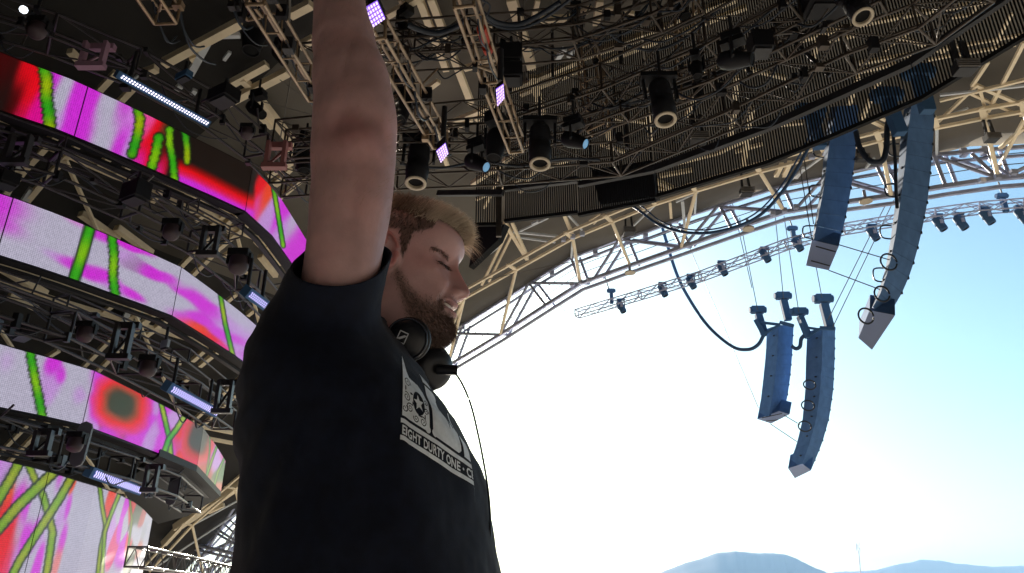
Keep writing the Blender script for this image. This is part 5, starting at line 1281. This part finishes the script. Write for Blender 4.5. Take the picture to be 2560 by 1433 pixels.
# near ear (and far ear) as a relief shell
def ear(sg):
    V, F = [], []; NR, NA = 14, 40
    for side_ in (0, 1):
        for i in range(NR + 1):
            r_ = i / NR
            for k in range(NA):
                a = 2 * math.pi * k / NA
                ex = .0175 * (1 + .10 * math.cos(2 * a)) * (1 - .22 * max(0, -math.sin(a))) ; ez = .031
                x = r_ * ex * math.cos(a); z = r_ * ez * math.sin(a)
                hgt = .004 + .0075 * math.exp(-((r_ - .88) / .12) ** 2) * (1 if math.cos(a) < .5 or math.sin(a) > .3 else .25)
                hgt += .005 * math.exp(-((r_ - .5) / .12) ** 2) * (1 if math.cos(a) < .2 else 0)
                hgt -= .006 * math.exp(-(((x - .004) / .006) ** 2 + ((z + .002) / .009) ** 2))
                hgt += .006 * math.exp(-(((x - .0125) / .0035) ** 2 + ((z + .004) / .006) ** 2))
                hgt += .004 * math.exp(-(((x - .002) / .008) ** 2 + ((z + .024) / .008) ** 2))
                yy = (.074 + hgt + (-x + .01) * .35) if side_ == 0 else (.060 + (-x + .01) * .15)
                V.append(headw((.007 + x - z * .12, sg * yy, -.018 + z)))
    o1 = (NR + 1) * NA
    for q in (0, o1):
        for i in range(NR):
            for k in range(NA):
                k2 = (k + 1) % NA; F.append((q + i * NA + k, q + i * NA + k2, q + (i + 1) * NA + k2, q + (i + 1) * NA + k))
    for k in range(NA):
        k2 = (k + 1) % NA; F.append((NR * NA + k, NR * NA + k2, o1 + NR * NA + k2, o1 + NR * NA + k))
    return V, F
parts.append(ear(-1)); parts.append(ear(1))
# hips and legs
for s_ in (-1, 1):
    y_ = 1.0 + .10 * s_
    parts.append(ringtube([Vector((-.16, y_, CAMZ - .2)), Vector((-.16, y_, .85)), Vector((-.15, y_, .48)), Vector((-.17, y_, .10)), Vector((-.17, y_, .04))], [.10, .085, .055, .04, .04], 18))
    parts.append(blob(Vector((-.10, y_, .035)), .13, .045, .032))
body_me = remesh(parts, .0024, 1, 'person')
nv = len(body_me.vertices); co = np.zeros(nv * 3, np.float32); body_me.vertices.foreach_get('co', co); co = co.reshape(-1, 3)
# carry the head colours over by nearest grid point
from mathutils.kdtree import KDTree
kd = KDTree(len(HW) )
for i, v in enumerate(HW): kd.insert(v, i)
kd.balance()
colr = np.tile(SK, (nv, 1)).astype(float)
zmin = HO.z - .21
for i in range(nv):
    if co[i, 2] > zmin and abs(co[i, 0] - HO.x) < .16 and co[i, 1] > .88:
        q, k, dd = kd.find(Vector(co[i]))
        if dd < .012: colr[i] = COLH[k]
        elif dd < .04: colr[i] = EARC
# elbow is redder, forearm slightly paler
el = np.array(at_y(880,330,.735)); dd = np.linalg.norm((co - el) / (.045, .06, .03), axis=1); wv = np.exp(-dd ** 2)[:, None]
armm = ((co[:, 1] < .90) & (co[:, 2] > CAMZ + .25)).astype(float)[:, None]
colr = colr * (1 - .55 * wv * armm) + np.array((.42, .15, .15)) * .45 * wv * armm
# modelling of the raised arm: point of the elbow, muscle bellies, tendon hollows, mottled skin
armsel = (co[:, 1] < .90) & (co[:, 2] > CAMZ + .25)
A_ = co[armsel].astype(float); cam_side = np.clip((.80 - A_[:, 1]) / .05, 0, 1)
def bump(px, py, yy, r, d):
    global A_
    c_ = np.array(at_y(px, py, yy)); q = (A_ - c_) / np.array(r); w_ = np.exp(-(q * q).sum(1))[:, None]; A_ = A_ + w_ * np.array(d)
bump(900, 335, .735, (.020, .05, .022), (.002, -.008, -.002)); bump(850, 300, .74, (.012, .05, .02), (0, .004, 0)); bump(930, 285, .74, (.012, .05, .022), (0, .004, 0))
bump(820, 470, .745, (.022, .06, .06), (-.002, -.003, 0)); bump(880, 480, .74, (.008, .05, .05), (0, .003, 0)); bump(940, 470, .75, (.03, .06, .05), (.002, -.003, 0))
bump(935, 200, .76, (.022, .06, .05), (.003, -.002, 0)); bump(870, 150, .75, (.006, .05, .06), (0, .002, 0))
for i in range(len(A_)):
    v = Vector(A_[i]); A_[i] += np.array((A_[i][0] - -.2, A_[i][1] - .80, 0)) * .10 * noise.noise(v * 22) * .25
co[armsel] = A_; body_me.vertices.foreach_set('co', co.ravel())
mot = np.array([noise.fractal(Vector(v) * 26, 1, 2, 3) for v in A_])[:, None]
colr[armsel] = colr[armsel] * (1 + .12 * mot) + np.array((.03, -.01, -.01)) * np.clip(mot, 0, 1)
ca = body_me.color_attributes.new('skin_tone', 'FLOAT_COLOR', 'POINT')
ca.data.foreach_set('color', np.hstack([colr, np.ones((nv, 1))]).astype(np.float32).ravel())
body_me.materials.clear(); body_me.materials.append(M_SKIN); body_me.polygons.foreach_set('use_smooth', [True] * len(body_me.polygons))
man = bpy.data.objects.new('person', body_me); col.objects.link(man)
tag(man, 'bearded man in a dark printed t-shirt with eyes closed and one arm raised', 'person')

# --- strands (hair, beard, brows)
def strands(name, roots, dirs, L, r, m, parent, bend=None, seg=3):
    V, F = [], []
    for p, d, l in zip(roots, dirs, L):
        d = Vector(d); p = Vector(p); sd_ = d.orthogonal().normalized()
        sd_.rotate(Matrix.Rotation(random.random() * 6.28, 3, d)); i0 = len(V)
        for k in range(seg + 1):
            t_ = k / seg; q = p + d * (l * t_) + (bend(p, d) * (l * t_ * t_) if bend else Vector((0, 0, 0))); w_ = r * (1 - t_ * .85)
            V.append(q - sd_ * w_); V.append(q + sd_ * w_)
        for k in range(seg): F.append((i0 + 2 * k, i0 + 2 * k + 1, i0 + 2 * k + 3, i0 + 2 * k + 2))
    return mesh_obj(name, V, F, m, parent, True)
# normals of the head grid
HWn = np.array(HW).reshape(NZ, NT, 3)
du = np.roll(HWn, -1, 1) - np.roll(HWn, 1, 1); dv = np.gradient(HWn, axis=0); NR_ = np.cross(du, dv).reshape(-1, 3); NR_ /= np.linalg.norm(NR_, axis=1)[:, None] + 1e-9
area = (np.linalg.norm(du, axis=2) * np.linalg.norm(dv, axis=2)).reshape(-1)
HWf = HWn.reshape(-1, 3)
HR3 = HM.to_3x3()
def scatter(mask, n_):
    p_ = mask * area; p_ = p_ / p_.sum(); idx = np.random.choice(len(H), n_, p=p_)
    j = np.random.uniform(-.0015, .0015, (n_, 3)); return idx, HWf[idx] + j
fw = lambda v: HR3 @ Vector(v)
M_HD, M_HB, M_BD = hair_mat('dark_brown_hair', (.050, .037, .030)), hair_mat('blond_hair', (.46, .38, .29), .55), mat('brown_beard', (.16, .118, .10), .6, 0, .45, 260, spec=.3)
M_HM = hair_mat('brown_hair', (.13, .09, .06))
topm = hm_ * sstep(.060, .080, H[:, 2] + .014 * sstep(.0, .06, H[:, 0]))
sidem = hm_ * (1 - topm)
idx, P0 = scatter(sidem, 9000)
N0 = NR_[idx]; D = [(Vector(n_) * .45 + fw((-.25, 0, -.9)) * .9 + Vector(np.random.normal(0, .18, 3))).normalized() for n_ in N0]
strands('side_hair', P0, D, np.random.uniform(.004, .009, len(idx)), .00045, M_HD, man)
idx, P0 = scatter(topm * (H[:, 0] < .045), 9000)
D = [(Vector(n_) * .8 + fw((.75, 0, .25)) + Vector(np.random.normal(0, .2, 3))).normalized() for n_ in NR_[idx]]
strands('crown_hair', P0, D, np.random.uniform(.012, .026, len(idx)), .0005, M_HM, man)
frm = topm * sstep(.015, .05, H[:, 0])
idx, P0 = scatter(frm, 9000)
D = [(Vector(n_) * .6 + fw((.35, 0, .8)) + Vector(np.random.normal(0, .30, 3))).normalized() for n_ in NR_[idx]]
strands('front_hair', P0, D, np.random.uniform(.010, .023, len(idx)), .00038, M_HB, man, bend=lambda p, d: fw((.45, 0, -.05)), seg=4)
idx, P0 = scatter(frm * sstep(.07, .085, H[:, 0]), 260)
D = [(fw((1, np.random.normal(0, .3), np.random.uniform(-.25, .35)))).normalized() for _ in idx]
strands('stray_hair', P0, D, np.random.uniform(.018, .038, len(idx)), .0004, M_HB, man, bend=lambda p, d: fw((0, 0, -.5)), seg=4)
idx, P0 = scatter(np.clip(bm_, 0, 1) ** 1.5, 9000)
D = [(Vector(n_) * .55 + fw((.25, 0, -.75)) + Vector(np.random.normal(0, .3, 3))).normalized() for n_ in NR_[idx]]
chinl = sstep(.05, .10, H[idx, 0]) * sstep(-.07, -.11, H[idx, 2])
strands('beard', P0, D, np.random.uniform(.003, .007, len(idx)) * (.8 + .9 * chinl), .00034, M_BD, man)
for sg in (-1, 1):
    V = H; browm = np.exp(-((V[:, 2] - (.0060 - .22 * np.abs(np.abs(V[:, 1]) - .034) ** 1.0 * .8)) / .0019) ** 2) * (np.abs(V[:, 1] - sg * .033) < .018) * (V[:, 0] > .04)
    idx, P0 = scatter(browm, 230)
    D = [(Vector(n_) * .35 + fw((-.1, sg * .9, .12)) + Vector(np.random.normal(0, .15, 3))).normalized() for n_ in NR_[idx]]
    strands('eyebrow', P0, D, np.random.uniform(.004, .007, len(idx)), .00036, M_BD, man)
    lm = np.exp(-((V[:, 2] + .0128) / .0010) ** 2) * (np.abs(V[:, 1] - sg * .031) < .0125) * (V[:, 0] > .04)
    idx, P0 = scatter(lm, 90)
    D = [(Vector(n_) * .9 + fw((.3, 0, -.55)) + Vector(np.random.normal(0, .1, 3))).normalized() for n_ in NR_[idx]]
    strands('eyelashes', P0, D, np.random.uniform(.006, .009, len(idx)), .0004, M_HD, man)
# upper teeth
V, F = [], []; NTt = 14
for k in range(NTt + 1):
    a = -1.0 + 2 * k / NTt; y_ = .021 * a; x_ = .0905 - .010 * a * a
    for dz in (-.0665, -.0735): V.append(headw((x_, y_, dz + (.0012 if k % 2 else 0) * (dz < -.07))))
for k in range(NTt): F.append((2 * k, 2 * k + 1, 2 * k + 3, 2 * k + 2))
o = mesh_obj('teeth', V, F, mat('tooth_enamel', (.7, .64, .55), .3), man)
sm = o.modifiers.new('thick', 'SOLIDIFY'); sm.thickness = .003

# arm hair
avs = [i for i in range(0, nv, 1) if co[i, 1] < .90 and co[i, 2] > CAMZ + .42]
nrm_ = np.zeros(nv * 3, np.float32); body_me.vertices.foreach_get('normal', nrm_); nrm_ = nrm_.reshape(-1, 3)
sel_ = np.random.choice(avs, 2600)
strands('arm_hair', co[sel_], [(Vector(nrm_[i].tolist()) * .5 + Vector((.5, 0, .6)) + Vector(np.random.normal(0, .25, 3))).normalized() for i in sel_], np.random.uniform(.005, .010, len(sel_)), .00013, hair_mat('fair_arm_hair', (.35, .24, .15)), man)
# --- t-shirt
SLV = [at_y(850,1190,.96), at_y(825,1060,.93), at_y(800,960,.90), at_y(792,880,.875), at_y(815,790,.842), at_y(846,705,.812), at_y(870,625,.80), at_y(878,560,.80)]
SW = [220,250,268,280,272,250,224,220]
SLR = [w_ / 2 * depth(p) / FPX for w_, p in zip(SW, SLV)]
SP2, SR2 = smooth_path(SLV, SLR, 6)
LP3, LR3 = smooth_path([Vector((-.22, 1.13, CAMZ + .21)), LA[0], LA[1], Vector((-.235, 1.26, CAMZ - .02))], [.09, .085, .08, .078], 6)
sh = remesh([torso(), ringtube(SP2, SR2, 40), ringtube(LP3, LR3, 30)], .005, 70, 'tshirt')
bm = bmesh.new(); bm.from_mesh(sh)
# open the sleeve, the collar, the hem
cuff_c = at_y(868,655,.80); cuff_n = Vector((.08, -.78, .62)).normalized()
zc_ = at_y(900,1712,TY).z; colc = Vector((-.212, .995, CAMZ + .262)); coln = Vector((.42, 0, .9)).normalized()
sel = [f for f in bm.faces if f.calc_center_median().z > CAMZ + .2 and f.calc_center_median().y < .95]
ge = set(sel); [ge.update(f.edges) for f in sel]; [ge.update(f.verts) for f in sel]
bmesh.ops.bisect_plane(bm, geom=list(ge), plane_co=cuff_c, plane_no=cuff_n, dist=1e-5)
kill = []
for f in bm.faces:
    p = f.calc_center_median()
    if (p - cuff_c).dot(cuff_n) < 0 or p.z < CAMZ + .25 or p.y > .93: k1 = False
    else: k1 = True
    if k1 or p.z < zc_ + .004 or ((p - colc).dot(coln) > 0 and (p - colc).length < .12): kill.append(f)
bmesh.ops.delete(bm, geom=kill, context='FACES')
ax_arm = (ARM[2] - ARM[1]).normalized()
arm0 = ARM[1]
for v in bm.verts:
    p = v.co
    n_ = noise.fractal(p * 9, 1, 2, 4) * .0045
    # folds fanning out from the raised shoulder
    q = p - Vector((-.20, .82, CAMZ + .27)); ang = math.atan2(q.z, q.x); dist = q.length
    n_ += .0035 * math.sin(ang * 17 + 3 * noise.noise(p * 5)) * math.exp(-((dist - .18) / .09) ** 2) * max(0, min(1, (dist - .08) / .06))
    n_ += .004 * math.sin(p.z * 55 + p.x * 22 + 4 * noise.noise(p * 4)) * max(0, min(1, (CAMZ + .05 - p.z) / .15)) * (.5 if p.x > -.05 else 1)
    v.co = p + v.normal * n_
bm.to_mesh(sh); bm.free()
sh.materials.clear(); sh.materials.append(M_SHIRT); sh.polygons.foreach_set('use_smooth', [True] * len(sh.polygons))
shirt = bpy.data.objects.new('t_shirt', sh); link(shirt, man)
sm = shirt.modifiers.new('thick', 'SOLIDIFY'); sm.thickness = .002; sm.offset = -1

# print on the chest: rasterised shapes wrapped round the front by rays towards the body axis
tree = BVHTree.FromPolygons([v.co.copy() for v in sh.vertices], [tuple(p.vertices) for p in sh.polygons])
def hit_px(px, py):
    d = ray(px, py).normalized(); return tree.ray_cast(C0, d)[0]
PW, PH = .40, .235                      # print width and height (metres); left edge nearest the camera
NXp, NYp = 420, 250
UU, VV = np.meshgrid((np.arange(NXp) + .5) / NXp * PW, (np.arange(NYp) + .5) / NYp * PH)
mask = np.zeros(UU.shape, bool)
def rect(u0, v0, u1, v1, on=True): mask[(UU > u0) & (UU < u1) & (VV > v0) & (VV < v1)] = on
def ell(cu, cv, ru, rv, on=True, k=2): mask[(np.abs((UU - cu) / ru) ** k + np.abs((VV - cv) / rv) ** k) < 1] = on
def polyg(pts, on=True):
    ins = np.zeros(UU.shape, bool); n_ = len(pts)
    for i in range(n_):
        (x0, y0), (x1, y1) = pts[i], pts[(i + 1) % n_]
        c_ = ((y0 > VV) != (y1 > VV)); xi = (x1 - x0) * (VV - y0) / ((y1 - y0) or 1e-9) + x0; ins ^= c_ & (UU < xi)
    mask[ins] = on
def text_mask(txt, u0, v0, h, wfac=1.0, on=True, width=None):
    cu = bpy.data.curves.new('t', 'FONT'); cu.body = txt; cu.size = 1; cu.offset = .028; cu.resolution_u = 3; cu.space_character = 1.05
    o_ = bpy.data.objects.new('t', cu); col.objects.link(o_); dg = bpy.context.evaluated_depsgraph_get(); dg.update()
    me = bpy.data.meshes.new_from_object(o_.evaluated_get(dg)); bpy.data.objects.remove(o_); me.calc_loop_triangles()
    vs = [(v.co.x, v.co.y) for v in me.vertices]; xs0 = min(v[0] for v in vs); xs1 = max(v[0] for v in vs); ys1 = max(v[1] for v in vs)
    sc_x = (width / (xs1 - xs0)) if width else h / ys1 * wfac; sc_y = h / ys1
    for tr in me.loop_triangles:
        polyg([(u0 + (vs[i][0] - xs0) * sc_x, v0 + vs[i][1] * sc_y) for i in tr.vertices], on)
rect(0, .003, PW, .012); rect(0, .038, PW, .047)
text_mask('EIGHT DURTY ONE', .006, .0155, .0185, width=.200); ell(.2155, .024, .0028, .0028)
text_mask('CENTRAL COAST', .226, .0155, .0185, width=.168)
# first big numeral: an 8 like block with scroll ornament and star
polyg([(.004,.054),(.100,.054),(.100,.135),(.088,.158),(.068,.170),(.030,.172),(.020,.185),(.012,.215),(.006,.232),(.004,.200)]); ell(.093,.060,.010,.010)
ell(.062, .112, .021, .031, False)
st = []
for k in range(10):
    a = math.pi / 2 + k * math.pi / 5 + .15; r_ = .0185 if k % 2 == 0 else .008; st.append((.062 + r_ * math.cos(a), .112 + r_ * 1.2 * math.sin(a)))
polyg(st)
def scroll(cu, cv, r0, turns, a0, wd_=.0011, sgn=1, flat=1.):
    for t_ in np.linspace(0, 1, 90):
        r_ = r0 * (1 - t_ * .85); a = a0 + sgn * t_ * turns * 2 * math.pi
        ell(cu + r_ * math.cos(a), cv + r_ * flat * math.sin(a), wd_ * (1.3 - t_ * .6), wd_ * (1.3 - t_ * .6), False)
for a in ((.022,.150,.013,1.6,0,1),(.018,.108,.012,1.5,2,-1),(.030,.085,.012,1.7,1,1),(.052,.068,.010,1.5,3,1),(.076,.070,.012,1.6,2,-1),(.088,.100,.009,1.5,0,1),(.090,.128,.008,1.4,4,1),(.012,.075,.010,1.2,1,-1)): scroll(*a[:5], sgn=a[5])
for a in ((.035,.125,.006,.0025),(.040,.100,.002,.006),(.066,.080,.007,.0022),(.083,.085,.0022,.006),(.014,.130,.002,.007)): ell(*a, False)
# second and third big shapes
polyg([(.112,.054),(.205,.054),(.212,.062),(.212,.110),(.202,.120),(.196,.112),(.188,.135),(.180,.100),(.172,.150),(.165,.185),(.150,.197),(.112,.197)]); ell(.118,.061,.009,.009); ell(.150,.185,.020,.013)
polyg([(.108,.205),(.150,.205),(.138,.222),(.118,.234),(.108,.234)])
polyg([(.222,.054),(.300,.054),(.300,.175),(.270,.195),(.240,.190),(.238,.150),(.252,.140),(.240,.118),(.222,.110)])
polyg([(.312,.054),(.385,.054),(.385,.080),(.365,.080),(.365,.195),(.340,.195),(.312,.170)])
PSC = .46
# wrap
axis_c = Vector((-.17, 1.0, 0))
e0 = hit_px(1000, 1096); e1 = hit_px(1016, 965)
pL = e0 or Vector((-.14, .8, CAMZ + .12)); zb = pL.z - .003; ang0 = math.atan2(pL.y - axis_c.y, pL.x - axis_c.x)
# arc-length table round the torso at print height
tbl = [0.]; angs = [ang0]; prev = None
for k in range(600):
    a = ang0 + k * .004; d = Vector((math.cos(a), math.sin(a), 0)); h_ = tree.ray_cast(axis_c + Vector((0, 0, zb + .10)) + d * .8, -d)[0]
    if h_ is None: continue
    if prev is not None: tbl.append(tbl[-1] + (h_ - prev).length); angs.append(a)
    prev = h_
V, F = [], []; grid = -np.ones((NYp + 1, NXp + 1), int); need = np.zeros((NYp + 1, NXp + 1), bool)
need[:-1, :-1] |= mask; need[1:, :-1] |= mask; need[:-1, 1:] |= mask; need[1:, 1:] |= mask
for j in range(NYp + 1):
    for i in range(NXp + 1):
        if not need[j, i]: continue
        a = float(np.interp(i / NXp * PW * PSC, tbl, angs)); v_ = j / NYp * PH; uu_ = i / NXp * PW; z = zb + (v_ * .56 if v_ < .05 else .028 + (v_ - .05) * .47) - .30 * uu_ * PSC * sstep(0, .03, uu_)
        d = Vector((math.cos(a), math.sin(a), 0)); h_, nn, _, _ = tree.ray_cast(Vector((axis_c.x, axis_c.y, z)) + d * .8, -d)
        if h_ is None: continue
        grid[j, i] = len(V); V.append(h_ + d * .0016)
for j, i in zip(*np.nonzero(mask)):
    q = (grid[j, i], grid[j, i + 1], grid[j + 1, i + 1], grid[j + 1, i])
    if min(q) >= 0: F.append(tuple(int(k) for k in q))
o = mesh_obj('shirt_print', V, F, M_PRINT, shirt); o['kind'] = 'stuff'; o['label'] = 'white chest print with the words EIGHT DURTY ONE'
# collar rib
def collar_pts():
    P = []
    for k in range(40):
        a = 2 * math.pi * k / 40; d = Vector((math.cos(a), math.sin(a), 0)); u_ = d - coln * d.dot(coln); u_.normalize()
        h_ = tree.ray_cast(colc - coln * .004 + u_ * .035, u_, .10)[0]
        P.append(h_ if h_ else (P[-1] if P else colc + u_ * .085))
    return P
cp_ = collar_pts(); curve_tube('collar_rib', cp_ + cp_[:1], .0045, M_SHIRT, shirt, 8, 2)

# trousers, belt line and shoes below the picture
tp = []
for s_ in (-1, 1):
    y_ = 1.0 + .10 * s_
    tp.append(ringtube([Vector((-.16, y_, CAMZ - .12)), Vector((-.16, y_, .86)), Vector((-.15, y_, .48)), Vector((-.17, y_, .12)), Vector((-.17, y_, .07))], [.125, .105, .085, .07, .072], 24))
tp.append(blob(Vector((-.17, 1.0, CAMZ - .22)), .17, .20, .20))
tm = remesh(tp, .008, 4, 'trousers'); tm.materials.clear(); tm.materials.append(M_DENIM); tm.polygons.foreach_set('use_smooth', [True] * len(tm.polygons))
link(bpy.data.objects.new('trousers', tm), man)
for s_ in (-1, 1):
    m_ = remesh([blob(Vector((-.10, 1.0 + .1 * s_, .045)), .15, .052, .045), blob(Vector((-.18, 1.0 + .1 * s_, .06)), .06, .045, .05), ], .006, 3, 'shoe')
    m_.materials.clear(); m_.materials.append(M_SHOE); m_.polygons.foreach_set('use_smooth', [True] * len(m_.polygons)); link(bpy.data.objects.new('shoe', m_), man)

# --- headphones resting round the neck
HPc = at_y(1018, 848, .90)
hp = thing('headphones', 'black over-ear headphones resting round the neck of the man', 'headphones', HPc)
M_HP = mat('headphone_plastic', (.010, .012, .018), .38); M_PAD = mat('headphone_pad', (.008, .009, .012), .6); M_LOGO = mat('logo_white', (.62, .65, .7), .5)
P_CUP = [(0, .018), (.020, .0175), (.032, .013), (.037, .006), (.038, 0), (.037, -.005)]; P_PAD = [(.037, -.004), (.042, -.007), (.043, -.016), (.038, -.022), (.028, -.022)]
n1 = Vector((-.05, -.93, -.28)).normalized()
lathe(hp, HPc, n1, P_CUP, M_HP, 'ear_cup', 'cup', .68, 40); lathe(hp, HPc, n1, P_PAD, M_PAD, 'ear_pad', 'pad', .68, 40)
curve_tube('cup_ring', [HPc + n1 * .004 + frame_from(n1) @ Vector((.0385 * .68 * math.cos(a), .0385 * .68 * math.sin(a), 0)) for a in np.linspace(0, 6.2832, 24)], .0014, mat('glossy_ring', (.03, .035, .05), .2), hp, 6, 2)
HP2 = at_y(1083, 922, 1.0)
n2 = Vector((.55, -.62, -.35)).normalized(); n2b = -n2
lathe(hp, HP2, n2, P_CUP, M_HP, 'ear_cup', 'cup', .8, 40); lathe(hp, HP2, n2, P_PAD, M_PAD, 'ear_pad', 'pad', .8, 40)
# logo tile on the near cup: white square frame with a slanted S bar
FR = frame_from(n1)
def logo_quad(pts, name='logo_mark', h=.0130):
    ca_, sa_ = math.cos(R(-24)), math.sin(R(-24))
    V = []
    for x, y in pts:
        X_, Y_ = x * ca_ - y * sa_, x * sa_ + y * ca_
        q = Vector((1, 0, 0)) * X_ + Vector((0, -.28, .93)).normalized() * Y_
        q = q - n1 * q.dot(n1); V.append(HPc + Vector((-.004, 0, .002)) + q + n1 * h)
    return mesh_obj(name, V, [tuple(range(len(V)))], M_LOGO, hp)
w2, h2, b2_ = .0062, .0076, .0014
logo_quad([(-w2,-h2),(w2,-h2),(w2,-h2+b2_),(-w2,-h2+b2_)]); logo_quad([(-w2,h2-b2_),(w2,h2-b2_),(w2,h2),(-w2,h2)])
logo_quad([(-w2,-h2),(-w2+b2_,-h2),(-w2+b2_,h2),(-w2,h2)]); logo_quad([(w2-b2_,-h2),(w2,-h2),(w2,h2),(w2-b2_,h2)])
logo_quad([(-w2,-.0036),(-.0018,-.0036),(w2,.0036),(.0018,.0036)]); 
# headband round the back of the neck
hb = [HPc + Vector((-.038, .012, .020)), HPc + Vector((-.085, .035, .045)), Vector((-.305, 1.0, CAMZ + .30)), Vector((-.28, 1.07, CAMZ + .29)), Vector((-.20, 1.10, CAMZ + .25)), HP2 + Vector((-.02, .035, .02))]
curve_tube('headband', hb, .0075, M_HP, hp, 8, 8)
curve_tube('slider', hb[:2], .0095, mat('slider_grey', (.06, .075, .09), .35), hp, 8, 4)
jp, jq = at_y(1092, 924, .985), at_y(1143, 926, .985)
curve_tube('cable_joint', [jp, jp.lerp(jq, .5), jq], .0070, M_HP, hp, 10, 4)
cp2 = [at_y(x, y, yy) for x, y, yy in ((1128,930,.985),(1140,936,.975),(1158,965,.965),(1178,1015,.955),(1195,1085,.95),(1208,1150,.95),(1218,1210,.95),(1224,1265,.95),(1226,1320,.95),(1224,1420,.955),(1220,1520,.96))]
curve_tube('headphone_cable', cp2, .0014, M_HP, hp, 6, 8)
